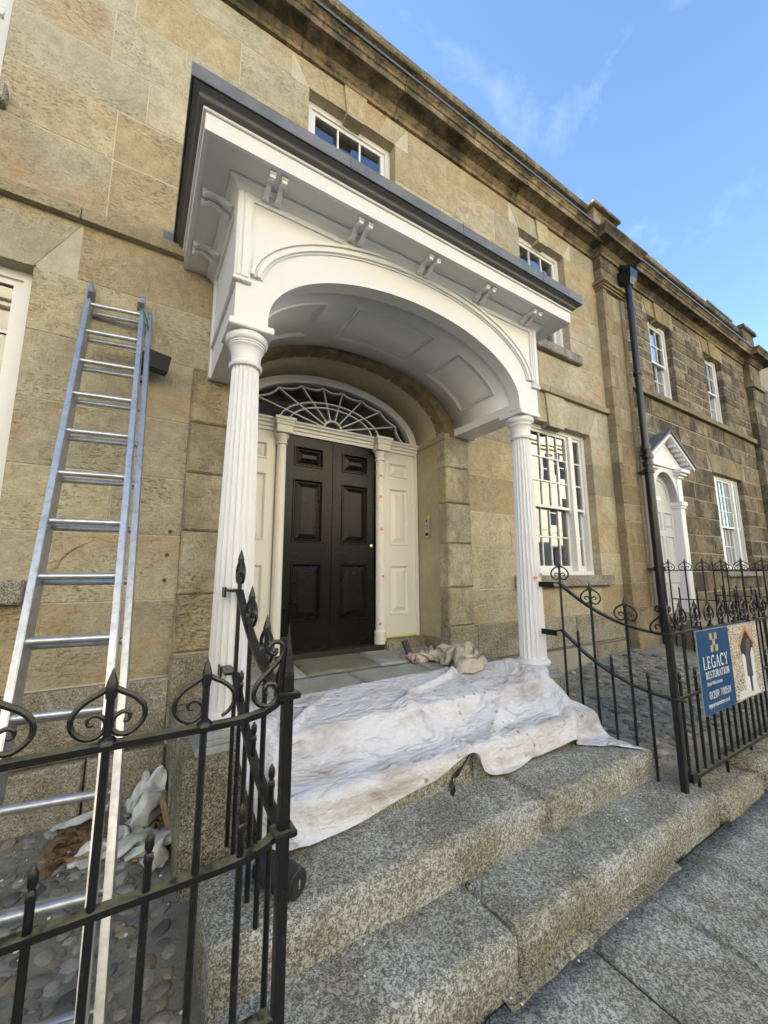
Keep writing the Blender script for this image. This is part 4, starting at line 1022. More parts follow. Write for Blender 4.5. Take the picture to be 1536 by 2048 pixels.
# cornice breaking forward round the pilaster
def break_cornice(parent, xa, xb, yf, z=6.502):
    prof = [(0.03, z), (0.03, z+0.05), (0.05, z+0.065), (0.075, z+0.10), (0.075, z+0.115), (0.20, z+0.125), (0.24, z+0.11), (0.24, z+0.17), (0.265, z+0.20), (0.30, z+0.225), (0.30, z+0.25), (-0.05, z+0.31), (-0.05, z)]
    pth = [(xa, YW+0.1), (xa, yf), (xb, yf), (xb, YW+0.1)]; dr = [(-1, 0), (-1, -1), (1, -1), (1, 0)]
    b = MB(); b.sweep(None, [[(p[0]+d[0]*q[0], p[1]+d[1]*q[0], q[1]) for q in prof] for p, d in zip(pth, dr)]); return obj('cornice_block', b, CORNICE, parent, color=(0.27, 0.22, 0.15))
break_cornice(pil, PXA, PXB, PYF)
b = MB(); b.box(PXA-0.02, PXB+0.02, PYF+0.02, YW+0.4, 6.815, 7.40); obj('parapet_pier', b, STONE_DARK, pil, color=(0.33, 0.28, 0.19))
b = MB(); b.box(PXA-0.08, PXB+0.08, PYF-0.05, YW+0.45, 7.401, 7.46).box(PXA-0.06, PXB+0.06, PYF-0.03, YW+0.43, 7.461, 7.50); obj('pier_coping', b, CORNICE, pil, color=(0.3, 0.26, 0.18), bevel=0.006)

# ------------------------------------------------------------------ neighbouring house
nb = empty('neighbouring_house', (9, 3.1, 0), label='darker soot stained stone house beyond the black downpipe', category='house')
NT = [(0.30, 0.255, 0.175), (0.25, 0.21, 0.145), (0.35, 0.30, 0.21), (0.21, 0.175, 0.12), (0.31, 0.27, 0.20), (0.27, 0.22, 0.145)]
NU = [(7.58, 8.46, 4.62, 6.18), (9.94, 10.84, 4.62, 6.18)]
NL = [(9.62, 11.16, 1.52, 3.48)]
ND = (6.62, 8.10, 0.0, 3.40)
NX1 = 12.25
nop = NU+NL+[(6.75, 8.0, 0.0, 3.28)]
nop = [(a-.012, b_+.012, c-.012, d+.012) for a, b_, c, d in nop]
nw = backing(nb, 'wall', 6.30, 30, -0.1, 7.0, nop, YW+0.008, YW+0.32, MORTAR_D)
nlint = [(a-0.14, b_+0.14, 6.18, 6.50) for a, b_, _, _ in NU]+[(a-0.18, b_+0.18, 3.48, 3.86) for a, b_, _, _ in NL]
cu = [4.62+ (6.18-4.62)*i/8 for i in range(9)]+[6.34, 6.50]
cl = [0.45, 0.80, 1.16, 1.52, 1.84, 2.17, 2.50, 2.83, 3.16, 3.48, 3.86, 4.18, 4.48]
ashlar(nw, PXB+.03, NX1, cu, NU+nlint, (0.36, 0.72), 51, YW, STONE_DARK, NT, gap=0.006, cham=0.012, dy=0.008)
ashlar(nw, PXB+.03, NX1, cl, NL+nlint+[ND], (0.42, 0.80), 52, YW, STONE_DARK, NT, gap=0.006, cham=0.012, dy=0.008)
x = PXB+.04; r_ = random.Random(5)
while x < NX1-0.01:
    e = min(NX1, x+r_.uniform(0.7, 1.2))
    b = MB(); b.extr_x([(YW+0.1, 4.484), (YW-0.07, 4.484), (YW-0.07, 4.585), (YW-0.02, 4.616), (YW+0.1, 4.616)], x+.003, e-.003); obj('string_course_stone', b, STONE_WORN, nw, color=(0.30, 0.27, 0.17)); x = e
LT = [(0.38, 0.33, 0.22), (0.35, 0.29, 0.18)]
for a, b_, _, _ in NU: flat_arch(nw, a, b_, 6.18, 6.50, 3, 0.136, STONE_WORN, LT)
for a, b_, _, _ in NL: flat_arch(nw, a, b_, 3.48, 3.86, 2, 0.176, STONE_WORN, LT)
for a, b_, _, _ in NL: obj('sill', MB().box(a-0.12, b_+0.12, YW-0.08, YW+0.12, 1.42, 1.53), SILLG, nw, bevel=0.008)
run_pieces(nw, 'cornice_stone', cornice_prof(0), PXB+0.31, NX1+0.1, 0.8, 1.2, CORNICE, 14, (0.32, 0.26, 0.17))
obj('cornice_lead', MB().extr_x(lp, PXB+0.31, NX1+0.1), GUTTER, nw)
ashlar(nw, PXB+0.05, NX1, [6.80, 7.09, 7.37], [], (0.8, 1.3), 45, YW+0.02, STONE_WORN, [(0.36, 0.30, 0.2), (0.32, 0.27, 0.18)])
run_pieces(nw, 'coping_stone', cop, PXB+0.10, NX1+0.1, 0.9, 1.3, CORNICE, 16, (0.28, 0.24, 0.17))
backing(nb, 'parapet', 6.5, 30, 6.8, 7.36, [], YW+0.06, YW+0.34, MORTAR_D)
hb = MB(); hb.box(6.36, 30, 9.0, 9.2, -0.1, 7.2).box(6.36, 30, YW+0.3, 9.2, 6.9, 7.1).box(30, 30.2, YW, 9.2, -0.1, 7.2).box(6.36, 30, YW+0.33, 9.0, 4.05, 4.25)
hb.box(6.36, 30, 5.6, 5.7, 0.3, 6.9).box(6.36, 30, YW+0.3, 9.0, 0.2, 0.3)
obj('rear_body', hb, ROOMWALL, nb)
for k, (a, b_, c, d) in enumerate(NU): window(nb, a, b_, c, d, YW, 3, 2, 2, 40+k)
for k, (a, b_, c, d) in enumerate(NL): window(nb, a, b_, c, d, YW, 1, 3, 2, 50+k, tri=True, split=2.42)
# far pilaster
p2 = empty('pilaster', parent=nb)
for z0, z1 in zip([0.5+0.3*i for i in range(18)], [0.8+0.3*i for i in range(18)]):
    block(p2, 12.27, 12.95, z0, z1, YW-0.12, STONE_DARK, r_, tint=r_.choice(NT), depth=0.2, gap=0.004)
b = MB(); b.box(12.22, 13.0, YW-0.17, YW+0.1, 5.91, 6.05); obj('pilaster_capital', b, STONE_WORN, p2, color=(0.3, 0.25, 0.17))
b = MB(); b.box(12.27, 12.95, YW-0.12, YW+0.1, 6.06, 6.50); obj('pilaster_frieze', b, STONE_DARK, p2, color=(0.3, 0.25, 0.17))
break_cornice(p2, 12.27, 12.95, YW-0.12)
b = MB(); b.box(12.24, 12.98, YW-0.1, YW+0.4, 6.815, 7.45).box(12.18, 13.04, YW-0.16, YW+0.45, 7.451, 7.53); obj('parapet_pier', b, STONE_DARK, p2, color=(0.33, 0.28, 0.19))
ashlar(nw, 12.98, 15.4, [0.4+0.42*i for i in range(15)], [], (0.8, 1.2), 91, YW, STONE_DARK, NT, gap=0.006, cham=0.012, dy=0.006)
# little lead roofed dormer standing behind the parapet
dm = MB(); dm.box(11.0, 12.35, 3.3, 4.2, 7.4, 7.80)
dorm = empty('dormer', parent=nb)
obj('dormer_cheek', dm, STONE_WORN, dorm, color=(0.34, 0.30, 0.22)); obj('dormer_roof', MB().box(10.9, 12.45, 3.2, 4.3, 7.801, 7.86), LEAD, dorm, bevel=0.01)
# neighbour's front door with pedimented case
ndc = empty('door_case', parent=nb)
NC = 7.37; NY = YW
nz0 = 0.85
for s in (-1, 1):
    xa = NC+s*0.56; i0, i1 = min(xa, xa-s*0.16), max(xa, xa-s*0.16)
    obj('pilaster', MB().box(i0, i1, NY-0.09, NY+0.1, nz0, 3.10), WHITE, ndc, bevel=0.005)
    obj('impost', MB().box(i0-0.03, i1+0.03, NY-0.13, NY+0.1, 2.62, 2.69).box(i0-0.02, i1+0.02, NY-0.11, NY+0.1, 2.58, 2.62), WHITE, ndc, bevel=0.004)
    obj('capital', MB().box(i0-0.02, i1+0.02, NY-0.12, NY+0.1, 3.10, 3.14).box(i0-0.05, i1+0.05, NY-0.16, NY+0.1, 3.14, 3.18).box(i0-0.08, i1+0.08, NY-0.20, NY+0.1, 3.18, 3.24), WHITE, ndc, bevel=0.004)
en = [(NC-0.40, 2.66)]+ell(NC, 2.70, 0.40, 0.46, 24)+[(NC+0.40, 2.66)]
obj('arch_panel', arch_panel(MB(), NC-0.50, NC+0.50, 2.66, 3.25, en, NY-0.07, NY+0.1), WHITE, ndc)
b = MB(); b.sweep(None, [[(p[0], NY-0.06, p[1]), (p[0], NY+0.06, p[1]), (p[0]*1.0, NY+0.06, p[1]+0.03), (p[0], NY-0.06, p[1]+0.03)] for p in en]); obj('arch_soffit', b, WHITE, ndc)
b = MB(); b.prism([(NC-0.66, 3.24), (NC+0.66, 3.24), (NC, 3.68)], NY-0.10, NY+0.08); obj('tympanum', b, WHITE, ndc)
for s in (-1, 1):
    # raking cornice and roof slope
    dx, dz = 0.78, 0.50; ln = math.hypot(dx, dz)
    P0 = (NC+s*0.78, 3.24); P1 = (NC, 3.24+0.50)
    def off(p, t): return (p[0]+s*dz/ln*t, p[1]+dx/ln*t)
    b = MB(); b.prism([P0, P1, off(P1, 0.055), off(P0, 0.055)], NY-0.22, NY+0.06); obj('raking_cornice', b, WHITE, ndc)
    b = MB(); b.prism([off(P0, 0.057), off(P1, 0.057), (NC, P1[1]+0.10), off(P0, 0.085)], NY-0.245, NY+0.06); obj('lead_slope', b, LEAD, ndc)
    for k in range(6):
        t = 0.12+0.13*k; q = (P0[0]+(P1[0]-P0[0])*t, P0[1]+(P1[1]-P0[1])*t)
        b = MB(); b.box(q[0]-0.025, q[0]+0.025, NY-0.20, NY-0.10, q[1]-0.035, q[1]+0.01); obj('dentil', b, WHITE, ndc)
nd = empty('front_door', parent=nb)
NP = [(1.0, 1.35), (1.45, 2.1), (2.2, 2.5)]
b = leaf_with_holes(MB(), NC-0.41, NC+0.41, nz0, 2.60, NY+0.03, NY+0.08, [(NC+xa, NC+xb, a, c) for a, c in NP for xa, xb in ((-0.33, -0.04), (0.04, 0.33))]); obj('leaf', b, GREYDOOR, nd)
for a, c in NP:
    for xa, xb in ((-0.33, -0.04), (0.04, 0.33)): obj('panel', raised_panel(MB(), NC+xa, NC+xb, a, c, NY+0.03), GREYDOOR, nd)
en2 = ell(NC, 2.70, 0.40, 0.46, 24); obj('arched_head', MB().add([(p[0], NY+0.05, p[1]) for p in en2]+[(NC+0.4, NY+0.05, 2.60), (NC-0.4, NY+0.05, 2.60)], [tuple(range(len(en2)+2))]), GREYDOOR, nd)
obj('head_moulding', strip(MB(), ell(NC, 2.72, 0.29, 0.33, 20), 0.025, NY+0.035, NY+0.055), GREYDOOR, nd)
obj('door_step', MB().box(NC-0.75, NC+0.75, NY-0.5, NY+0.3, 0.2, 0.84), GRANITE_W, nb, bevel=0.02)
obj('door_step', MB().box(NC-0.75, NC+0.75, NY-0.85, NY-0.505, 0.1, 0.62), GRANITE_W, nb, bevel=0.02)

# ------------------------------------------------------------------ downpipe
dp = empty('downpipe', (6.5, 2.9, 0.3), label='black cast iron downpipe with hopper head between the two houses', category='downpipe')
DXp, DYp = 6.50, 2.875
obj('upper_pipe', MB().tube([(DXp-0.02, DYp, 3.42), (DXp-0.02, DYp, 6.14)], 0.048, 16), PIPE, dp)
obj('bend', MB().tube([(DXp, DYp, 3.0), (DXp, DYp, 3.08), (DXp-0.01, DYp+0.0, 3.16), (DXp+0.03, DYp-0.02, 3.24), (DXp-0.015, DYp, 3.34), (DXp-0.02, DYp, 3.44)], 0.058, 16), PIPE, dp)
obj('lower_pipe', MB().tube([(DXp, DYp, 0.42), (DXp, DYp, 3.03)], 0.060, 16), PIPE, dp)
obj('shoe', MB().tube([(DXp, DYp, 0.46), (DXp, DYp, 0.42), (DXp, DYp-0.04, 0.36), (DXp, DYp-0.12, 0.32)], 0.062, 14), PIPE, dp)
for z_, rr in ((3.02, 0.078), (3.13, 0.072), (3.25, 0.072), (3.38, 0.068), (4.60, 0.062), (1.55, 0.078), (0.46, 0.076)): obj('collar', MB().tube([(DXp-(0.02 if z_ > 3.3 else 0), DYp, z_-0.03), (DXp-(0.02 if z_ > 3.3 else 0), DYp, z_+0.03)], rr, 16), PIPE, dp)
for z_ in (3.0, 1.55): obj('ear_bracket', MB().box(DXp-0.13, DXp+0.13, DYp+0.03, DYp+0.105, z_-0.012, z_+0.012), PIPE, dp)
b = MB(); hx, hy = DXp-0.02, DYp
b.add([(hx-.06, hy-.06, 6.13), (hx+.06, hy-.06, 6.13), (hx+.06, hy+.06, 6.13), (hx-.06, hy+.06, 6.13), (hx-.10, hy-.10, 6.22), (hx+.10, hy-.10, 6.22), (hx+.10, hy+.10, 6.22), (hx-.10, hy+.10, 6.22), (hx-.11, hy-.11, 6.37), (hx+.11, hy-.11, 6.37), (hx+.11, hy+.10, 6.37), (hx-.11, hy+.10, 6.37)], [(3, 2, 1, 0), (0, 1, 5, 4), (1, 2, 6, 5), (2, 3, 7, 6), (3, 0, 4, 7), (4, 5, 9, 8), (5, 6, 10, 9), (6, 7, 11, 10), (7, 4, 8, 11), (8, 9, 10, 11)])
obj('hopper', b, PIPE, dp)
obj('outlet', MB().tube([(hx, hy, 6.36), (hx, hy+0.02, 6.45), (hx, hy+0.12, 6.55)], 0.05, 12), PIPE, dp)

# ------------------------------------------------------------------ the sunlit house across the street (seen in the window panes)
opp = empty('opposite_building', (2, -9, 0), label='sunlit cream building across the street, reflected in the window panes', category='building')
CREAMW = plain_stone('cream_stone_front', (0.78, 0.71, 0.55), 0.10, 1.5, 0.9, 0.2)
ow = []
for k in range(-5, 8):
    for z0 in (1.0, 4.6, 7.6): ow.append((k*4.6-0.55, k*4.6+0.55, z0, z0+(2.2 if z0 < 4 else 1.7)))
backing(opp, 'wall', -26, 36, -0.1, 10.6, ow, -9.4, -9.0, CREAMW)
obj('cornice', MB().box(-26, 36, -9.0, -8.65, 9.7, 9.85).box(-26, 36, -9.0, -8.8, 9.55, 9.7), CREAMW, opp)
obj('string_course', MB().box(-26, 36, -9.0, -8.92, 4.1, 4.3), CREAMW, opp)
obj('rear_body', MB().box(-26, 36, -16, -9.9, -0.1, 10.0), CREAMW, opp)
DARKP = simple('dark_pane', (0.02, 0.025, 0.03), 0.08)
for (a, b_, c, d) in ow:
    if -6 < a < 32:
        wn = obj('window', MB().box(a, b_, -9.3, -9.25, c, d), DARKP, opp)
        obj('frame', MB().box(a, a+.07, -9.25, -9.2, c, d).box(b_-.07, b_, -9.25, -9.2, c, d).box(a, b_, -9.249, -9.2, (c+d)/2-.03, (c+d)/2+.03).box(a, b_, -9.249, -9.2, d-.07, d), WHITE_WIN, wn)
# ------------------------------------------------------------------ iron railings
SC = [(0.008, -0.050), (0.028, -0.062), (0.055, -0.078), (0.075, -0.102), (0.078, -0.128), (0.066, -0.150), (0.045, -0.164), (0.024, -0.163), (0.009, -0.150), (0.006, -0.132), (0.016, -0.116), (0.033, -0.110), (0.045, -0.119), (0.042, -0.132), (0.031, -0.132)]
def smooth_path(p, k=3):
    out = []
    for i in range(len(p)-1):
        p0, p1, p2, p3 = p[max(0, i-1)], p[i], p[i+1], p[min(len(p)-1, i+2)]
        for j in range(k):
            t = j/k; out.append(tuple(0.5*((2*b)+(-a+c)*t+(2*a-5*b+4*c-d)*t*t+(-a+3*b-3*c+d)*t**3) for a, b, c, d in zip(p0, p1, p2, p3)))
    out.append(p[-1]); return out
SCS = smooth_path(SC, 2)
def finial_mesh(axis, name='finial', r=0.0056, s=1.0, broken=False):
    b = MB()
    # spear
    b.tube([(0, 0, -0.075*s), (0, 0, -0.05*s), (0, 0, -0.035*s), (0, 0, 0)], [0.012*s, 0.015*s, 0.012*s, 0.001], 8)
    for sg in (-1, 1):
        pth = SCS
        if broken and sg > 0: pth = SCS[:13]
        pts = [((sg*u*s, 0, w_*s) if axis == 'x' else (0, sg*u*s, w_*s)) for u, w_ in pth]
        n_ = len(pts); b.tube(pts, [r*(1.15-0.45*i/n_) for i in range(n_)], 6, flat=1.3)
    me = b.mesh(name); fixnormals(me); me.materials.append(IRON); return me
FIN_X = finial_mesh('x'); FIN_Y = finial_mesh('y'); FIN_XB = finial_mesh('x', broken=True)
def bar_mesh(h, r=0.0098, name='bar'):
    b = MB(); b.tube([(0, 0, 0), (0, 0, h)], r, 8, smooth=True); me = b.mesh(name); me.materials.append(IRON); return me
def dog_mesh(h, r=0.0098):
    b = MB(); b.tube([(0, 0, 0), (0, 0, h-0.075), (0, 0, h-0.07), (0, 0, h-0.055), (0, 0, h-0.05), (0, 0, h-0.038), (0, 0, h-0.018), (0, 0, h)], [r, r, r*1.25, r*1.1, r*0.7, r*1.15, r*1.1, 0.001], 8)
    me = b.mesh('dog_bar'); me.materials.append(IRON); return me
_cache = {}
def bar(parent, x, y, z0, z1, dog=False):
    h = round(z1-z0, 3); key = (h, dog)
    if key not in _cache: _cache[key] = dog_mesh(h) if dog else bar_mesh(h)
    return inst(_cache[key], 'dog_bar' if dog else 'bar', parent, (x, y, z0), (0, 0, rng.uniform(0, 3)))
def flat_rail(pts, wd=0.04, th=0.012):
    """flat bar along pts, wide face horizontal-ish; pts 3D"""
    pts = [Vector(p) for p in pts]; st = []
    for i, p in enumerate(pts):
        t = (pts[min(i+1, len(pts)-1)]-pts[max(0, i-1)]).normalized(); side = Vector((t.y, -t.x, 0)).normalized(); n_ = side.cross(t)
        if n_.z < 0: n_ = -n_
        st.append([p-side*wd/2-n_*th/2, p+side*wd/2-n_*th/2, p+side*wd/2+n_*th/2, p-side*wd/2+n_*th/2])
    return MB().sweep(None, st)
S_PTS = [(0.038, -0.082), (0.033, -0.070), (0.042, -0.064), (0.054, -0.072), (0.056, -0.088), (0.045, -0.10)][::-1]
S_SCROLL = [(0.040, -0.085), (0.031, -0.080), (0.034, -0.092), (0.050, -0.088), (0.053, -0.072), (0.038, -0.056), (0.016, -0.060), (0.006, -0.078), (0.016, -0.106), (0.047, -0.138), (0.078, -0.166), (0.091, -0.188), (0.094, -0.212), (0.078, -0.234), (0.050, -0.242), (0.028, -0.231), (0.022, -0.206), (0.034, -0.181), (0.056, -0.181), (0.063, -0.197), (0.053, -0.209)]
def post(parent, x, y, z0, z1, arms, name='post', hw=0.020):
    b = MB(); b.box(x-hw, x+hw, y-hw, y+hw, z0, z1-0.16); q = hw*0.62
    b.add([(x-hw, y-hw, z1-0.16), (x+hw, y-hw, z1-0.16), (x+hw, y+hw, z1-0.16), (x-hw, y+hw, z1-0.16), (x-q, y-q, z1-0.10), (x+q, y-q, z1-0.10), (x+q, y+q, z1-0.10), (x-q, y+q, z1-0.10), (x, y, z1)], [(0, 1, 5, 4), (1, 2, 6, 5), (2, 3, 7, 6), (3, 0, 4, 7), (4, 5, 8), (5, 6, 8), (6, 7, 8), (7, 4, 8)])
    obj(name, b, IRON, parent)
    for (ax, sg) in arms:
        pts = [(x+sg*(u+hw*0.6), y, z1+w_) if ax == 'x' else (x, y+sg*(u+hw*0.6), z1+w_) for u, w_ in smooth_path(S_SCROLL, 2)]
        obj('scroll', MB().tube(pts, 0.0062, 6, flat=1.3), IRON, parent)
def clamp(parent, x, y, z, s=0.034):
    obj('clamp', MB().box(x-s, x+s, y-s, y+s, z-0.009, z+0.009), IRON_L, parent, bevel=0.003)
def sweep_z(y, ya, yb, za, zb):
    t = max(0, min(1, (y-ya)/(yb-ya))); return za+(zb-za)*(t**2.1)
# left railing: street run and return to the column
lr = empty('left_railing', (0.42, 1.28, 0.1), label='black iron scroll topped railing in the left foreground beside the steps', category='railing')
LY, LX = 1.28, 0.432
ZT, ZM, ZB = 1.075, 0.705, 0.285
post(lr, LX, LY, 0.10, 1.345, [('x', -1), ('y', 1)], hw=0.0155)
obj('post_finial_plate', MB().box(LX-0.028, LX-0.010, LY-0.004, LY+0.004, 1.10, 1.30), IRON, lr)
mb_x = [-1.83, -1.605, -1.38, -1.155, -0.93, -0.705, -0.48, -0.255, -0.030, 0.195]
for i, x_ in enumerate(mb_x):
    bar(lr, x_, LY, 0.06, 1.20); inst(FIN_XB if i == len(mb_x)-1 else FIN_X, 'finial', lr, (x_, LY, 1.262)); obj('rail_boss', MB().tube([(x_, LY, ZT+0.004), (x_, LY, ZT+0.014), (x_, LY, ZT+0.022)], [0.022, 0.020, 0.012], 10), IRON, lr)
for x_ in (-1.72, -1.49, -1.27, -1.04, -0.82, -0.59, -0.365, -0.145, 0.083, 0.310): bar(lr, x_, LY, 0.06, 0.85, True)
obj('rail', flat_rail([(-1.95, LY, ZT), (0.20, LY, ZT), (0.30, LY, ZT+0.002), (0.36, LY, ZT+0.012), (0.395, LY, ZT+0.03), (0.412, LY, ZT+0.05)], 0.034, 0.016), IRON_L, lr)
obj('rail', flat_rail([(-1.95, LY, ZM), (0.25, LY, ZM), (0.33, LY, ZM+0.004), (0.38, LY, ZM+0.018), (0.412, LY, ZM+0.035)], 0.034, 0.016), IRON_L, lr)
obj('rail', flat_rail([(-1.95, LY, ZB), (0.412, LY, ZB)], 0.044, 0.014), IRON_L, lr)
clamp(lr, LX, LY, ZT+0.052); clamp(lr, LX, LY, ZM+0.037)
def return_run(parent, X, y0, y1, zt0, zt1, zm0, zm1, mains, dogs, foot, tipz, sg_post):
    N = 16
    ys = [y0+(y1-y0)*i/N for i in range(N+1)]
    obj('rail', flat_rail([(X, y, sweep_z(y, y0, y1, zt0, zt1)) for y in ys], 0.034, 0.014), IRON, parent)
    obj('rail', flat_rail([(X, y, sweep_z(y, y0, y1, zm0, zm1)) for y in ys], 0.034, 0.014), IRON, parent)
    for y in mains:
        zt = sweep_z(y, y0, y1, zt0, zt1); bar(parent, X, y, foot(y), round(zt+0.13, 2)); inst(FIN_Y, 'finial', parent, (X, y, round(zt+0.13, 2)+0.07))
    for y in dogs:
        zm = sweep_z(y, y0, y1, zm0, zm1); bar(parent, X, y, foot(y), round(zm+0.13, 2), True)
def foot_l(y): return 0.315 if y > 1.5 else 0.15
return_run(lr, LX, LY, 2.03, ZT+0.05, 1.42, ZM+0.037, 1.04, [1.53, 1.78, 2.03], [1.41, 1.655, 1.905], foot_l, 1.6, 1)
for z_ in (1.42, 1.04): obj('column_bracket', MB().box(LX-0.045, LX+0.01, 2.03, 2.20, z_-0.006, z_+0.006).box(LX-0.05, LX-0.042, 2.13, 2.20, z_-0.035, z_+0.015), IRON, lr)
# right railing with the sign
rr_ = empty('right_railing', (2.98, 1.31, 0.1), label='black iron railing carrying the blue sign right of the steps', category='railing')
RX, RY = 2.985, 1.31
post(rr_, RX, RY, 0.155, 1.335, [('y', 1), ('x', 1)], hw=0.0175)
def foot_r(y): return 0.315 if y > 1.52 else 0.15
return_run(rr_, RX, RY, 2.08, 1.10, 1.42, 0.70, 1.04, [1.57, 1.82, 2.07], [1.46, 1.70, 1.945], foot_r, 1.6, 1)
for z_ in (1.42, 1.04): obj('column_bracket', MB().box(RX-0.10, RX+0.01, 2.08, 2.10, z_-0.006, z_+0.006).box(RX-0.105, RX-0.095, 2.06, 2.20, z_-0.035, z_+0.008), IRON, rr_)
k = 0; x_ = 3.185
while x_ < 5.7:
    zb = 0.24
    bar(rr_, x_, RY, 0.12 if k % 2 == 0 else 0.21, 1.25); inst(FIN_X, 'finial', rr_, (x_, RY, 1.315))
    bar(rr_, x_-0.1125, RY, 0.21, 0.86, True); obj('rail_boss', MB().tube([(x_, RY, 1.104), (x_, RY, 1.118), (x_, RY, 1.126)], [0.022, 0.020, 0.012], 10), IRON, rr_)
    x_ += 0.225; k += 1
for z_ in (1.10, 0.70): obj('rail', flat_rail([(RX, RY, z_), (5.75, RY, z_)], 0.034, 0.014), IRON_L, rr_)
obj('rail', flat_rail([(3.10, RY, 0.215), (5.75, RY, 0.215)], 0.034, 0.02), IRON_L, rr_)
obj('rail_end', MB().box(3.06, 3.13, RY-0.02, RY+0.02, 0.195, 0.25).box(RX, 3.08, RY+0.0, RY+0.012, 0.26, 0.28), IRON_L, rr_)
clamp(rr_, RX, RY, 1.10, 0.032); clamp(rr_, RX, RY, 0.70, 0.032)
# railings at the neighbour's steps
def nb_run(lab, X, y0, y1, zt, n):
    e = empty('neighbour_railing', (X, y0, 0.4), label=lab, category='railing', group="railings at the neighbour's steps")
    for i in range(n):
        y = y0+(y1-y0)*i/(n-1); bar(e, X, y, 0.35, zt+0.10); inst(FIN_Y, 'finial', e, (X, y, zt+0.165))
        if i < n-1: bar(e, X, y+(y1-y0)/(n-1)/2, 0.35, zt-0.23, True)
    obj('rail', flat_rail([(X, y0, zt), (X, y1, zt)], 0.034, 0.014), IRON, e); obj('rail', flat_rail([(X, y0, zt-0.4), (X, y1, zt-0.4)], 0.034, 0.014), IRON, e)
nb_run("black scroll topped railing in front of the neighbour's pale door", 6.56, 2.78, 1.75, 1.53, 6)
nb_run("black scroll topped railing on the far side of the neighbour's door", 8.3, 2.85, 1.75, 1.52, 7)

# ------------------------------------------------------------------ ladder
ld = empty('ladder', (-0.1, 1.6, 0.1), label='aluminium extension ladder leaning against the stone wall', category='ladder')
R0 = Vector((-0.112, 2.96, 3.243)); dv = Vector((0.0055, -0.114, -0.25)); Wv = Vector((-0.275, 0.046, 0))
nrm = Wv.cross(dv).normalized()
if nrm.y < 0: nrm = -nrm
def stile(p, q, wx, wn):
    p, q = Vector(p), Vector(q); a = Wv.normalized()*wx/2; c = nrm*wn/2
    return MB().sweep(None, [[e-a-c, e+a-c, e+a+c, e-a+c] for e in (p, q)])
for sec, (off_n, wid, k0, k1) in enumerate(((0.0, 0.0, -0.72, 12.55), (0.062, 0.036, -0.38, 12.2))):
    o_ = nrm*off_n
    eR = -Wv.normalized()*wid
    for (e, side) in ((R0+eR-Wv.normalized()*0.012, 0), (R0+Wv+Wv.normalized()*(0.012+wid*0.2), 1)):
        st_ = obj('stile', stile(e+dv*k0+o_, e+dv*k1+o_, 0.026, 0.058), ALU, ld, bevel=0.003)
    for k in range(0, 13):
        p = R0+eR+dv*k+o_; q = R0+Wv+dv*k+o_
        obj('rung', MB().tube([p, q], 0.0145, 12), ALU, ld)
for side in (0, 1):
    p = R0+dv*(-0.2)+Wv*side; obj('hook', MB().box(p.x-0.02, p.x+0.02, p.y-0.04, p.y-0.03, p.z-0.03, p.z+0.03), PLASTIC_BLK, ld)
p = R0+dv*0.0
obj('rope', MB().tube(smooth_path([tuple(p+Vector(q)) for q in ((-0.01, -0.035, 0.02), (0.02, -0.05, 0.0), (0.045, -0.03, -0.06), (0.06, -0.01, -0.16), (0.058, -0.01, -0.24), (0.05, -0.01, -0.30))], 4), 0.005, 6), GREENROPE, ld)

# ------------------------------------------------------------------ wall light, intercom
fl_ = empty('floodlight', (-0.03, 3.05, 2.9), label='small black floodlight on the wall behind the ladder', category='light')
b = MB(); b.add([(-.07, -.05, -.06), (.07, -.05, -.06), (.07, .0, -.06), (-.07, .0, -.06), (-.085, -.09, .05), (.085, -.09, .05), (.085, .0, .06), (-.085, .0, .06)], [(0, 3, 2, 1), (4, 5, 6, 7), (0, 1, 5, 4), (1, 2, 6, 5), (2, 3, 7, 6), (3, 0, 4, 7)])
me = b.mesh('lamp_body'); me.materials.append(PLASTIC_BLK)
o_ = inst(me, 'lamp_body', fl_, (-0.01, 2.985, 2.91), (R(-20), 0, 0.35)); 
obj('wall_plate', MB().box(-0.12, -0.04, 3.06, 3.10, 2.82, 3.02).box(-0.09, -0.04, 3.0, 3.07, 2.9, 2.94), PLASTIC_BLK, fl_)
ic = empty('intercom', (2.66, 3.3, 1.9), label='steel door entry panel on the plastered reveal right of the door', category='intercom')
ix = AC+AA
obj('face_plate', MB().box(ix-0.022, ix-0.001, 3.36, 3.44, 1.88, 2.10), STEEL, ic, bevel=0.003)
obj('keypad', MB().box(ix-0.025, ix-0.02, 3.375, 3.425, 1.90, 1.935), PLASTIC_BLK, ic); obj('camera_lens', MB().box(ix-0.026, ix-0.021, 3.39, 3.41, 2.045, 2.075), PLASTIC_BLK, ic)
obj('masking_tape', MB().box(ix-0.0265, ix-0.020, 3.345, 3.385, 2.085, 2.115), YTAPE, ic)
obj('speaker_slots', MB().box(ix-0.024, ix-0.02, 3.38, 3.42, 1.97, 2.02), simple('slots_grey', (0.2, 0.19, 0.18), 0.6), ic)
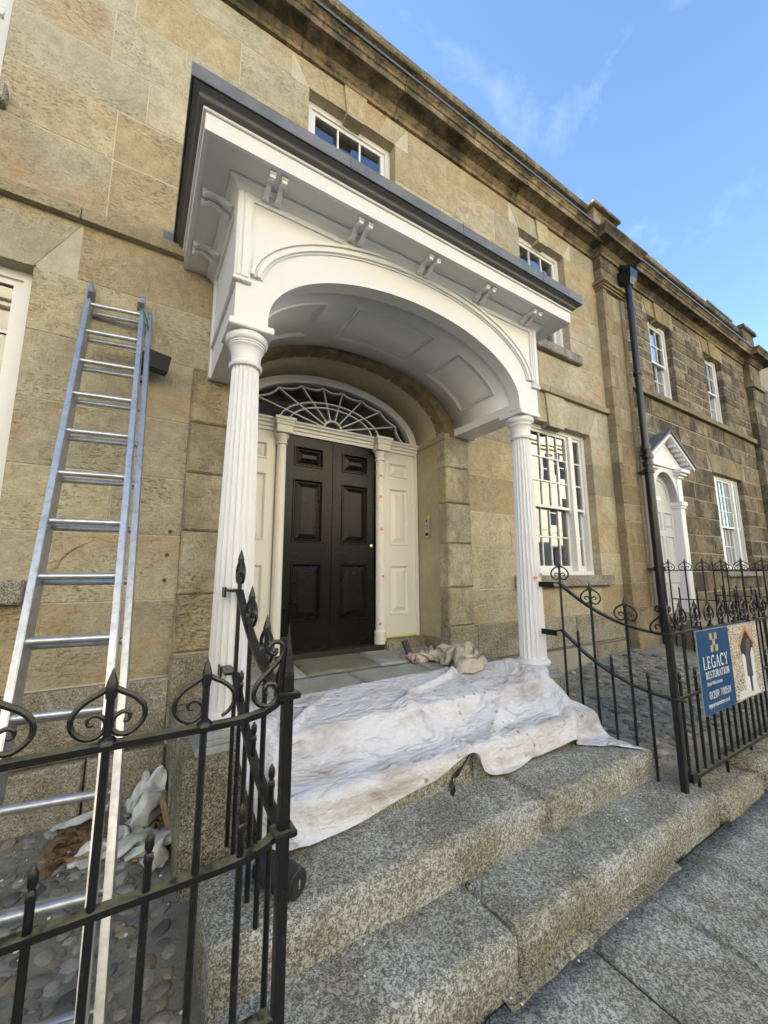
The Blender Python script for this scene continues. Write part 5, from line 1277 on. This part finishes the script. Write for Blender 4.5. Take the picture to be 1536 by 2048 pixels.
# white paint chips on the paving
# ------------------------------------------------------------------ cloths: settled by a short cloth simulation in a scratch scene
def settle_cloths():
    ts = bpy.data.scenes.new('scratch'); ts.gravity = (0, 0, -9.81); junk = []
    def solid(x0, x1, y0, y1, z0, z1):
        me = MB().box(x0, x1, y0, y1, z0, z1).mesh('solid'); o = bpy.data.objects.new('solid', me); ts.collection.objects.link(o); junk.append(o)
        bv = o.modifiers.new('bevel', 'BEVEL'); bv.width = 0.02; bv.segments = 2
        o.modifiers.new('collision', 'COLLISION'); c = o.collision; c.thickness_outer = 0.008; c.cloth_friction = 60; c.damping = 0.6
    solid(-1, 12, -1, 4, -0.2, 0.325)
    solid(.62, 2.98, 1.855, 4, .2, .49); solid(.62, 2.75, 2.17, 4, .3, .655); solid(.25, .63, 2.115, 3.1, .2, .655); solid(2.70, 3.08, 2.115, 3.1, .2, .655)
    for cx in (.462, 2.905): solid(cx-.165, cx+.165, 2.15, 2.48, .6, .745)
    sims = {}
    def cloth(name, nx, ny, pts, shrink, bend):
        me = bpy.data.meshes.new(name); me.from_pydata(pts, [], [(j*nx+i, j*nx+i+1, (j+1)*nx+i+1, (j+1)*nx+i) for j in range(ny-1) for i in range(nx-1)])
        o = bpy.data.objects.new(name, me); ts.collection.objects.link(o); junk.append(o); sims[name] = (o, nx, ny)
        m = o.modifiers.new('cloth', 'CLOTH'); s = m.settings
        s.quality = 5; s.mass = .25; s.tension_stiffness = 20; s.compression_stiffness = 20; s.shear_stiffness = 8; s.bending_stiffness = bend
        s.air_damping = 2; s.shrink_min = shrink; s.shrink_max = shrink
        c = m.collision_settings; c.use_collision = True; c.distance_min = .008; c.collision_quality = 3; c.use_self_collision = True; c.self_distance_min = .006; c.self_friction = 15; c.friction = 60
    nx, ny = 100, 52; pts = []
    for j in range(ny):
        for i in range(nx):
            u, v = i/(nx-1), j/(ny-1); x = .52+2.36*u
            back = 2.66-.02*math.sin(u*7)+.02*u-.30*max(0, (u-.86)/.14)**1.5
            Lp = .93+.025*math.sin(u*9+1)+.10*math.exp(-((u-.62)/.10)**2)+.10*max(0, (u-.80)/.20)**2-.05*math.exp(-((u-.47)/.04)**2)
            y = back-Lp*v; xx = x+.04*max(0, (u-.85)/.15)*v**2+.02*math.sin(v*8+u*3)
            z = .82+.012*mnoise.noise(Vector((x*5, y*5, 0)))+.10*mnoise.noise(Vector((x*2.2+y*1.5, y*2.0-x*.8, 3)))-.22*max(0, v-.35)
            for (x0_, y0_, x1_, y1_, am, wd_) in ((2.75, 2.45, 1.65, 1.70, .05, .035), (2.45, 2.65, 1.0, 2.1, .045, .03), (2.85, 2.25, 2.5, 1.6, .06, .035), (1.25, 2.7, .6, 2.0, .04, .03), (.75, 2.6, .62, 1.7, .05, .03), (1.55, 2.3, 1.75, 1.6, .05, .03), (2.2, 2.7, 2.1, 1.7, .035, .025), (1.1, 1.9, 1.6, 1.75, .03, .025)):
                dx_, dy_ = x1_-x0_, y1_-y0_; l2 = dx_*dx_+dy_*dy_; t_ = ((x-x0_)*dx_+(y-y0_)*dy_)/l2; d_ = abs((x-x0_)*dy_-(y-y0_)*dx_)/math.sqrt(l2)
                if -0.05 < t_ < 1.05: z += am*math.exp(-(d_/wd_)**2)*max(0, min(1, (t_+.05)*4, (1.05-t_)*4, (back-y)*6, u*12, (1-u)*12))
            pts.append((xx, y, z))
    cloth('sheet', nx, ny, pts, -.07, .35)
    for q, (name, W, Hh, nf, nx, ny) in enumerate((('pile', 1.4, 1.0, 9, 62, 44), ('rag', .75, .6, 7, 44, 32), ('bag', .9, .7, 7, 44, 32))):
        pts = []; ox, oy = 5.5+2.2*q, 1.0
        for j in range(ny):
            for i in range(nx):
                s = i/(nx-1)*nf; k = int(min(s, nf-1e-6)); t = s-k; t = t if k % 2 == 0 else 1-t
                x = (t-.5)*W/nf; y = (s/nf-.5)*.22; z = .36+Hh*j/(ny-1); a = .9*math.sin(j/(ny-1)*4+1.0)
                x, y = x*math.cos(a)-y*math.sin(a), x*math.sin(a)+y*math.cos(a)
                pts.append((ox+x+.05*math.sin(j/(ny-1)*7)+.004*mnoise.noise(Vector((i*.3, j*.3, 0))), oy+y+.05*math.cos(j/(ny-1)*5), z))
        cloth(name, nx, ny, pts, -.03, .5 if name == 'bag' else .08)
    for f in range(1, 72): ts.frame_set(f)
    dg = ts.view_layers[0].depsgraph; out = {}
    for name, (o, nx, ny) in sims.items():
        em = o.evaluated_get(dg).to_mesh(); co = np.empty(len(em.vertices)*3, np.float32); em.vertices.foreach_get('co', co)
        p = co.reshape(ny, nx, 3).astype(float)
        if name == 'sheet': p[..., 2] += np.clip((p[..., 1]-2.17)*0.075, 0, 1)
        else: p = p-np.array([(p[..., 0].min()+p[..., 0].max())/2, (p[..., 1].min()+p[..., 1].max())/2, .334])
        out[name] = p
    for o in junk: bpy.data.objects.remove(o)
    bpy.data.scenes.remove(ts)
    return out
DRAPE = settle_cloths()
GRID_SHEET, GRID_PILE, GRID_RAG, GRID_BAG = 'sheet', 'pile', 'rag', 'bag'
def cloth_obj(name, g, mat, loc=(0, 0, 0), rz=0.0, sc=(1, 1, 1), dz=0.0, label=None, category=None, group=None, sub=1):
    p = DRAPE[g]; ny, nx = p.shape[:2]; c_, s_ = math.cos(rz), math.sin(rz)
    q = p.reshape(-1, 3)*np.array(sc); q = np.c_[q[:, 0]*c_-q[:, 1]*s_+loc[0], q[:, 0]*s_+q[:, 1]*c_+loc[1], q[:, 2]+loc[2]+dz]
    me = bpy.data.meshes.new(name)
    me.from_pydata(q.tolist(), [], [(j*nx+i, j*nx+i+1, (j+1)*nx+i+1, (j+1)*nx+i) for j in range(ny-1) for i in range(nx-1)])
    me.polygons.foreach_set('use_smooth', [True]*len(me.polygons)); me.materials.append(mat)
    o = link(bpy.data.objects.new(name, me))
    m_ = o.modifiers.new('thick', 'SOLIDIFY'); m_.thickness = 0.0025; m_.offset = -1
    if sub: m_ = o.modifiers.new('smooth', 'SUBSURF'); m_.levels = sub; m_.render_levels = sub
    return tag(o, label, category, group)
# ------------------------------------------------------------------ cloths on the steps
cloth_obj('dust_sheet', GRID_SHEET, SHEET, dz=-0.005, label='large stained white dust sheet draped over the steps', category='dust sheet')
cloth_obj('crumpled_cloth', GRID_PILE, BEIGE, (2.47, 2.84, 0.695), 0.6, (1.05, 1.0, 1.0), label='crumpled beige cloth heaped beside the right porch column', category='cloth')
cloth_obj('pink_rag', GRID_RAG, PINK, (2.26, 3.10, 0.715), 2.2, (0.75, 0.6, 0.7), label='small pinkish rag left of the beige cloth heap', category='rag')
b = MB(); b.box(-0.035, 0.035, -0.009, 0.009, 0, 0.145); me = b.mesh('scraper'); me.materials.append(PLASTIC_BLK)
o_ = inst(me, 'black_scraper', None, (2.255, 3.19, 0.738), (R(-24), R(-8), R(12))); tag(o_, 'flat black plastic scraper leaning behind the pinkish rag', 'scraper')
tp = [(1.70, 1.845, 0.462), (1.665, 1.838, 0.43), (1.62, 1.832, 0.405), (1.575, 1.828, 0.395), (1.55, 1.82, 0.37), (1.545, 1.805, 0.345), (1.53, 1.775, 0.336)]
st = []
for i, p in enumerate(smooth_path(tp, 3)):
    wv = 0.026+0.006*math.sin(i*1.3); a_ = 0.6*math.sin(i*0.5); st.append([(p[0]-wv*0.5, p[1], p[2]-wv*0.7*math.cos(a_)), (p[0]+wv*0.5, p[1]-0.006*math.sin(i), p[2]+wv*0.7*math.cos(a_)), (p[0]+wv*0.5, p[1]+0.004, p[2]+wv*0.7*math.cos(a_)), (p[0]-wv*0.5, p[1]+0.004, p[2]-wv*0.7*math.cos(a_))])
obj('black_strap', MB().sweep(None, st), PLASTIC_BLK, label='torn strip of black tape hanging below the dust sheet', category='tape')
# ------------------------------------------------------------------ portable loudspeaker
spk = empty('portable_speaker', (0.55, 1.62, 0.325), label='dark grey round portable loudspeaker lying on the step by the railing', category='loudspeaker')
SPKM = simple('speaker_mesh_fabric', (0.022, 0.025, 0.03), 0.8, 0, 0.6); SPKR = simple('speaker_rubber', (0.015, 0.016, 0.018), 0.45)
A = Vector((0.592, 1.560, 0.380)); B = Vector((0.500, 1.735, 0.380)); ax = (A-B).normalized(); ln = (A-B).length
def along(t): return tuple(B+ax*t*ln)
obj('body', MB().tube([along(t) for t in (0.05, 0.12, 0.3, 0.5, 0.7, 0.88, 0.93)], [0.043, 0.049, 0.054, 0.055, 0.054, 0.050, 0.047], 28), SPKM, spk)
for t0, t1 in ((0.0, 0.07), (0.91, 1.0)): obj('end_ring', MB().tube([along(t0), along(t0+0.02), along(t1-0.02), along(t1)], [0.040, 0.047, 0.048, 0.041], 28), SPKR, spk)
obj('radiator', MB().tube([along(0.98), along(1.008), along(1.012)], [0.030, 0.030, 0.024], 24), simple('speaker_cone', (0.07, 0.075, 0.08), 0.5), spk)
obj('radiator_ring', MB().tube([along(1.0), along(1.016), along(1.017)], [0.0385, 0.0385, 0.036], 28), SPKR, spk)
sv = Vector((0, 0, 1)); sh = ax.cross(sv).normalized(); c_ = Vector(along(1.014))
LG = simple('speaker_logo', (0.35, 0.36, 0.37), 0.4)
b = MB()
for (u0, v0, u1, v1) in ((-0.003, -0.004, 0.003, 0.016), (-0.003, -0.013, 0.003, -0.008)):
    q = [c_+sh*u+sv*v+ax*0.0005 for u, v in ((u0, v0), (u1, v0), (u1, v1), (u0, v1))]; b.add(q+[p+ax*0.001 for p in q], [(0, 3, 2, 1), (4, 5, 6, 7), (0, 1, 5, 4), (1, 2, 6, 5), (2, 3, 7, 6), (3, 0, 4, 7)])
obj('logo', b, LG, spk)
obj('strap', MB().tube(smooth_path([along(0.08), tuple(Vector(along(0.25))+sv*0.062), tuple(Vector(along(0.5))+sv*0.070), tuple(Vector(along(0.75))+sv*0.062), along(0.93)], 3), 0.004, 6), SPKR, spk)

# ------------------------------------------------------------------ rubbish by the ladder
cloth_obj('plastic_bag', GRID_BAG, FILM, (0.16, 2.90, 0.13), 0.4, (0.75, 0.6, 1.35), label='crumpled white plastic bag against the wall and the step block', category='plastic bag')
cloth_obj('plastic_sheet', GRID_RAG, FILM, (0.08, 2.62, 0.115), 1.3, (1.25, 0.85, 0.75), label='torn white plastic sheet lying behind the ladder foot', category='plastic sheet')
cloth_obj('brown_sack', GRID_PILE, BROWN, (-0.12, 2.74, 0.105), 2.0, (0.65, 0.62, 0.5), label='flattened brown sacking left of the torn plastic sheet', category='sacking')
cloth_obj('brown_paper', GRID_RAG, BROWN, (0.24, 2.80, 0.11), 0.2, (0.5, 0.5, 0.4), label='brown paper scrap under the white plastic bag', category='paper')
def lath(p, q, lab, w_=0.022, th=0.008):
    p, q = Vector(p), Vector(q); d = (q-p).normalized(); s_ = d.cross(Vector((0, 0, 1))).normalized(); n_ = s_.cross(d)
    st = []
    for i in range(6):
        e = p+(q-p)*i/5+n_*rng.uniform(-.0015, .0015); w2 = w_*rng.uniform(0.9, 1.08); st.append([e-s_*w2/2-n_*th/2, e+s_*w2/2-n_*th/2, e+s_*w2/2+n_*th/2, e-s_*w2/2+n_*th/2])
    obj('wood_lath', MB().sweep(None, st), WOOD, label=lab, category='wood strip', group='wooden laths in the rubbish')
lath((0.20, 2.955, 0.30), (0.268, 2.45, 0.125), 'split wooden lath leaning on the white plastic bag', 0.026)
lath((-0.29, 2.72, 0.125), (-0.10, 2.60, 0.14), 'short wooden lath lying on the brown sacking')
lath((0.10, 2.45, 0.14), (0.12, 2.62, 0.17), 'wooden lath poking out of the torn plastic sheet')
lath((0.17, 2.50, 0.12), (0.27, 2.62, 0.13), 'dark stub of lath at the foot of the step block')
b = MB(); st = [[(-0.30+0.05*i, 2.93-0.012*i+0.01*math.sin(i), 0.135+0.012*i+0.01*math.sin(i*2)), (-0.28+0.05*i, 2.99-0.012*i, 0.145+0.014*i)] for i in range(6)]
b.add([p for r2_ in st for p in r2_]+[(p[0], p[1], p[2]-0.003) for r2_ in st for p in r2_], [(2*i, 2*i+1, 2*i+3, 2*i+2) for i in range(5)]+[(12+2*i, 12+2*i+2, 12+2*i+3, 12+2*i+1) for i in range(5)])
obj('white_card', b, FILM, label='bent strip of white card at the left end of the rubbish', category='card')
# paint chips and crumbs scattered over the ground
b = MB(); rc = random.Random(8)
def chip(x, y, z, s):
    a = rc.uniform(0, 6.28); n_ = rc.randint(4, 6)
    pts = [(x+s*rc.uniform(.6, 1.1)*math.cos(a+6.28*k/n_), y+s*rc.uniform(.6, 1.1)*math.sin(a+6.28*k/n_), z+rc.uniform(0, s*.4)) for k in range(n_)]
    b.add(pts+[(p[0], p[1], p[2]-0.003) for p in pts], [tuple(range(n_)), tuple(range(2*n_-1, n_-1, -1))]+[(k, k+n_, (k+1) % n_+n_, (k+1) % n_) for k in range(n_)])
for k in range(70): x_, y_ = rc.uniform(-0.6, 0.25), rc.uniform(1.5, 2.9); chip(x_, y_, gz_left(x_, y_)+0.012, rc.uniform(0.003, 0.009))
for k in range(14): x_, y_ = rc.uniform(0.6, 2.95), rc.uniform(1.24, 1.48); chip(x_, y_, 0.166, rc.uniform(0.002, 0.005))
for k in range(10): x_, y_ = rc.uniform(2.3, 2.95), rc.uniform(1.26, 1.48); chip(x_, y_, 0.166, rc.uniform(0.003, 0.007))
for k in range(8): x_ = rc.uniform(1.0, 3.3); chip(x_, rc.uniform(1.1, 1.18), 0.009, rc.uniform(0.002, 0.005))
for k in range(40): x_, y_ = rc.uniform(3.2, 5.5), rc.uniform(1.5, 2.9); chip(x_, y_, gz_right(x_, y_)+0.012, rc.uniform(0.004, 0.010))
obj('paint_chips', b, CHIP, kind='stuff', label='scattered white paint chips on the ground and steps', category='debris')
# moss in the joint at the foot of the steps
b = MB()
MOSS = simple('moss', (0.035, 0.06, 0.018), 0.95, 0, 0.5)
for k in range(260):
    c0 = rc.choice(((2.58, 1.19, -0.01, 0.03), (1.14, 1.19, -0.01, 0.03), (1.335, 1.485, 0.155, 0.02), (0.31, 1.50, 0.12, 0.05), (2.56, 1.17, -0.015, 0.03), (3.15, 1.17, 0.0, 0.03)))
    x_, y_, z_ = c0[0]+rc.gauss(0, c0[3]), c0[1]+rc.gauss(0, 0.010), c0[2]; h_ = rc.uniform(0.004, 0.014); a = rc.uniform(0, 6.28)
    b.add([(x_-.003*math.cos(a), y_-.003*math.sin(a), z_), (x_+.003*math.cos(a), y_+.003*math.sin(a), z_), (x_+rc.uniform(-.006, .006), y_+rc.uniform(-.006, .006), z_+h_)], [(0, 1, 2)])
obj('moss', b, MOSS, kind='stuff', label='tufts of moss in the joints at the foot of the steps', category='moss')
# rusty fixings left in the wall
for k, (x_, z_, n_) in enumerate(((0.177, 1.79, 'top'), (0.170, 1.63, 'middle'), (0.165, 1.46, 'lowest'))):
    b = MB(); b.tube([(x_, YW-0.006, z_), (x_, YW+0.02, z_)], 0.013, 10); obj('wall_fixing', b, simple('rust%d' % k, (0.10, 0.05, 0.025), 0.9, 0, 0.5), wall)

# ------------------------------------------------------------------ company sign
sg = empty('company_sign', (3.3, 1.28, 0.54), label='blue and photo printed company sign fixed to the right railing', category='sign')
SYY = 1.284; SGX0, SGX1, SGZ0, SGZ1, SGM = 3.30, 4.43, 0.545, 1.100, 3.845
SBLUE = simple('sign_blue', (0.006, 0.06, 0.17), 0.35); SWH = simple('sign_white', (0.8, 0.8, 0.8), 0.4); SGOLD = simple('sign_gold', (0.42, 0.33, 0.20), 0.45)
obj('board', MB().box(SGX0, SGX1, SYY-0.003, SYY+0.003, SGZ0, SGZ1), simple('sign_edge', (0.25, 0.3, 0.35), 0.4), sg)
obj('blue_panel', MB().box(SGX0+0.006, SGM, SYY-0.0042, SYY-0.003, SGZ0+0.002, SGZ1-0.006), SBLUE, sg)
def rubble():
    m = Mt('printed_rubble_wall', False); v = m.scale(m.pos, (1, 1, 2.4)); d_ = m.voro(26, v, 'DISTANCE_TO_EDGE', 'Distance'); g = m.sep(m.voro(26, v), 0)
    st_ = m.mix(g, (0.10, 0.085, 0.065), (0.42, 0.36, 0.27)); c = m.mix(m.ramp(d_, [(0.06, 1), (0.13, 0)]), st_, (0.62, 0.58, 0.50)); return m.set(c, 0.45)
obj('photo_panel', MB().box(SGM+.0005, SGX1-0.006, SYY-0.0042, SYY-0.003, SGZ0+0.002, SGZ1-0.006), rubble(), sg)
def flat_poly(name, pts, lay, mat): obj(name, MB().prism(pts, SYY-0.0042-lay*0.0006, SYY-0.0041), mat, sg)
cxp = 4.17
flat_poly('printed_recess', [(cxp-0.10, 0.80), (cxp+0.10, 0.80), (cxp+0.135, 0.93), (cxp, 1.06), (cxp-0.135, 0.93)], 1, simple('print_dark', (0.03, 0.022, 0.02), 0.4))
for s in (-1, 1): flat_poly('printed_gable', [(cxp, 1.088), (cxp+s*0.165, 0.935), (cxp+s*0.165, 0.900), (cxp+s*0.12, 0.945), (cxp, 1.045)], 2, simple('print_orange', (0.50, 0.23, 0.08), 0.4))
flat_poly('printed_frame', [(cxp-0.115, 0.61), (cxp+0.115, 0.60), (cxp+0.115, 0.90), (cxp+0.085, 0.90), (cxp+0.05, 0.845), (cxp-0.05, 0.845), (cxp-0.085, 0.87), (cxp-0.115, 0.87)], 2, simple('print_white', (0.66, 0.70, 0.74), 0.4))
flat_poly('printed_bell', [(cxp-0.06, 0.70), (cxp+0.055, 0.69), (cxp+0.05, 0.84), (cxp+0.02, 0.905), (cxp-0.025, 0.90), (cxp-0.055, 0.85)], 3, simple('print_slate', (0.06, 0.085, 0.09), 0.4))
flat_poly('printed_stem', [(cxp-0.018, 0.585), (cxp+0.015, 0.585), (cxp+0.022, 0.70), (cxp-0.022, 0.70)], 4, simple('print_stem', (0.05, 0.04, 0.05), 0.4))
flat_poly('printed_sill', [(SGM+0.05, 0.56), (SGX1-0.10, 0.555), (SGX1-0.13, 0.60), (SGM+0.09, 0.612)], 3, simple('print_sill', (0.6, 0.64, 0.66), 0.4))
flat_poly('printed_figure', [(cxp-0.035, 0.885), (cxp+0.05, 0.885), (cxp+0.07, 0.955), (cxp+0.02, 0.985), (cxp-0.03, 0.95)], 5, simple('print_figure', (0.09, 0.08, 0.12), 0.4))
def astroid(cx, cz, a):
    pts = []
    for i in range(32):
        t = 2*math.pi*i/32; x_ = math.copysign(abs(math.cos(t))**2.1, math.cos(t)); z_ = math.copysign(abs(math.sin(t))**2.1, math.sin(t))
        x2, z2 = (x_-z_)*0.7071, (x_+z_)*0.7071; pts.append((cx+x2*a, cz+z2*a*1.0))
    return pts
ec, ez, es = 3.572, 1.005, 0.040
for dx, dz in ((-1, 1.45), (1, 1.45), (0, 0), (-1, -1.45), (1, -1.45)): flat_poly('emblem_star', [(p[0], p[1]) for p in astroid(ec+dx*es, ez+dz*es*0.72, es*0.80)], 1, SGOLD)
# lettering: drawn strokes with serifs
GL = {'L': [((.2, 0), (.2, 1), 1), ((.2, 0), (.85, 0), 0), ((.85, 0), (.88, .2), 0), ((.05, 1), (.4, 1), 0), ((.05, 0), (.3, 0), 0)],
      'E': [((.2, 0), (.2, 1), 1), ((.2, 0), (.85, 0), 0), ((.2, .52), (.65, .52), 0), ((.2, 1), (.8, 1), 0), ((.85, 0), (.88, .18), 0), ((.8, 1), (.8, .84), 0), ((.65, .43), (.65, .6), 0), ((.05, 1), (.3, 1), 0), ((.05, 0), (.3, 0), 0)],
      'A': [((.5, 1), (.92, 0), 1), ((.48, 1), (.1, 0), 0), ((.22, .35), (.75, .35), 0), ((0, 0), (.22, 0), 0), ((.78, 0), (1.05, 0), 0)],
      'Y': [((.5, 0), (.5, .45), 1), ((.5, .45), (.12, 1), 1), ((.5, .45), (.88, 1), 0), ((0, 1), (.27, 1), 0), ((.75, 1), (1, 1), 0), ((.33, 0), (.67, 0), 0)],
      'T': [((.5, 0), (.5, 1), 1), ((.05, 1), (.95, 1), 0), ((.05, 1), (.03, .8), 0), ((.95, 1), (.97, .8), 0), ((.32, 0), (.68, 0), 0)],
      'I': [((.5, 0), (.5, 1), 1), ((.3, 0), (.7, 0), 0), ((.3, 1), (.7, 1), 0)],
      'N': [((.15, 0), (.15, 1), 0), ((.15, 1), (.85, 0), 1), ((.85, 0), (.85, 1), 0), ((0, 1), (.2, 1), 0), ((0, 0), (.3, 0), 0), ((.7, 1), (1, 1), 0)],
      'R': [((.2, 0), (.2, 1), 1), ((.4, .48), (.95, 0), 1), ((.05, 1), (.3, 1), 0), ((.05, 0), (.38, 0), 0)]}
ARCS = {'G': [(.52, .5, .42, .5, 50, 310, 1), ], 'C': [(.55, .5, .45, .5, 50, 310, 1)], 'O': [(.5, .5, .45, .5, 0, 360, 1)], 'R': [(.25, .74, .45, .26, -90, 90, 1)], 'S': [(.45, .75, .28, .24, 40, 270, 1), (.45, .26, .32, .26, -140, 90, 1)],
        '0': [(.5, .5, .38, .5, 0, 360, 1)], '9': [(.48, .68, .34, .32, 0, 360, 1)], '2': [(.45, .70, .34, .30, -30, 160, 1)], '5': [(.42, .32, .38, .32, -140, 120, 1)]}
GL['G'] = [((.88, .02), (.88, .42), 1), ((.65, .42), (1.0, .42), 0)]; GL['C'] = [((.88, .7), (.9, .95), 0)]; GL['O'] = []; GL['S'] = []
GL['0'] = []; GL['1'] = [((.5, 0), (.5, 1), 1), ((.5, 1), (.3, .85), 0), ((.3, 0), (.7, 0), 0)]; GL['2'] = [((.72, .56), (.12, .02), 0), ((.12, .02), (.88, .02), 1)]
GL['9'] = [((.80, .62), (.35, 0), 0)]; GL['7'] = [((.12, .98), (.88, .98), 1), ((.86, .98), (.40, 0), 0)]; GL['5'] = [((.2, .98), (.82, .98), 0), ((.22, .98), (.18, .58), 0)]; GL[' '] = []
def lettering(text, x0, z0, wtot, h, lay=2, thick=0.12, thin=0.055, wide={'I': .55, 'E': .85, 'L': .85, 'S': .8, ' ': .5, '1': .7, 'T': .95, 'O': 1.1, 'G': 1.1, 'C': 1.0, 'N': 1.1}):
    ws = [wide.get(c, 1.0) for c in text]; gp = 0.22; tot = sum(ws)+gp*(len(text)-1); u = wtot/tot; x = x0
    for c, w_ in zip(text, ws):
        b = MB(); ux = u*w_
        def P(p): return (x+p[0]*ux, z0+p[1]*h)
        y0, y1 = SYY-0.0042-lay*0.0006, SYY-0.0041
        for p, q, k in GL.get(c, []): strip(b, [P(p), P(q)], (thick if k else thin)*h, y0, y1)
        for (ax_, az_, rx, rz, a0, a1, k) in ARCS.get(c, []):
            n_ = 18; pts = [P((ax_+rx*math.cos(R(a0+(a1-a0)*i/n_)), az_+rz*math.sin(R(a0+(a1-a0)*i/n_)))) for i in range(n_+1)]
            strip(b, pts, thick*0.85*h, y0, y1)
        if b.v: obj('letter', b, SWH, sg)
        x += (w_+gp)*u
lettering('LEGACY', 3.365, 0.838, 0.415, 0.078)
lettering('RESTORATION', 3.385, 0.772, 0.395, 0.046)
lettering('01209 700511', 3.405, 0.640, 0.365, 0.046)
def small_text(s, x, z, size, sx):
    cu_ = bpy.data.curves.new('lettering', 'FONT'); cu_.body = s; cu_.size = size; cu_.extrude = 0.0003
    t_ = link(bpy.data.objects.new('lettering', cu_)); bpy.context.view_layer.update()
    me = bpy.data.meshes.new_from_object(t_.evaluated_get(bpy.context.evaluated_depsgraph_get())); bpy.data.objects.remove(t_)
    me.materials.clear(); me.materials.append(SWH); inst(me, 'lettering', sg, (x, SYY-0.0049, z), (math.pi/2, 0, 0), (sx, 1, 1))
small_text('South West Limited', 3.39, 0.727, 0.036, 0.85)
small_text('legacyrestorations.co.uk', 3.375, 0.588, 0.042, 0.86)
for x_ in (3.41, 4.30): obj('cable_tie', MB().box(x_-0.004, x_+0.004, SYY-0.006, RY+0.02, 1.085, 1.125), PLASTIC_BLK, sg)
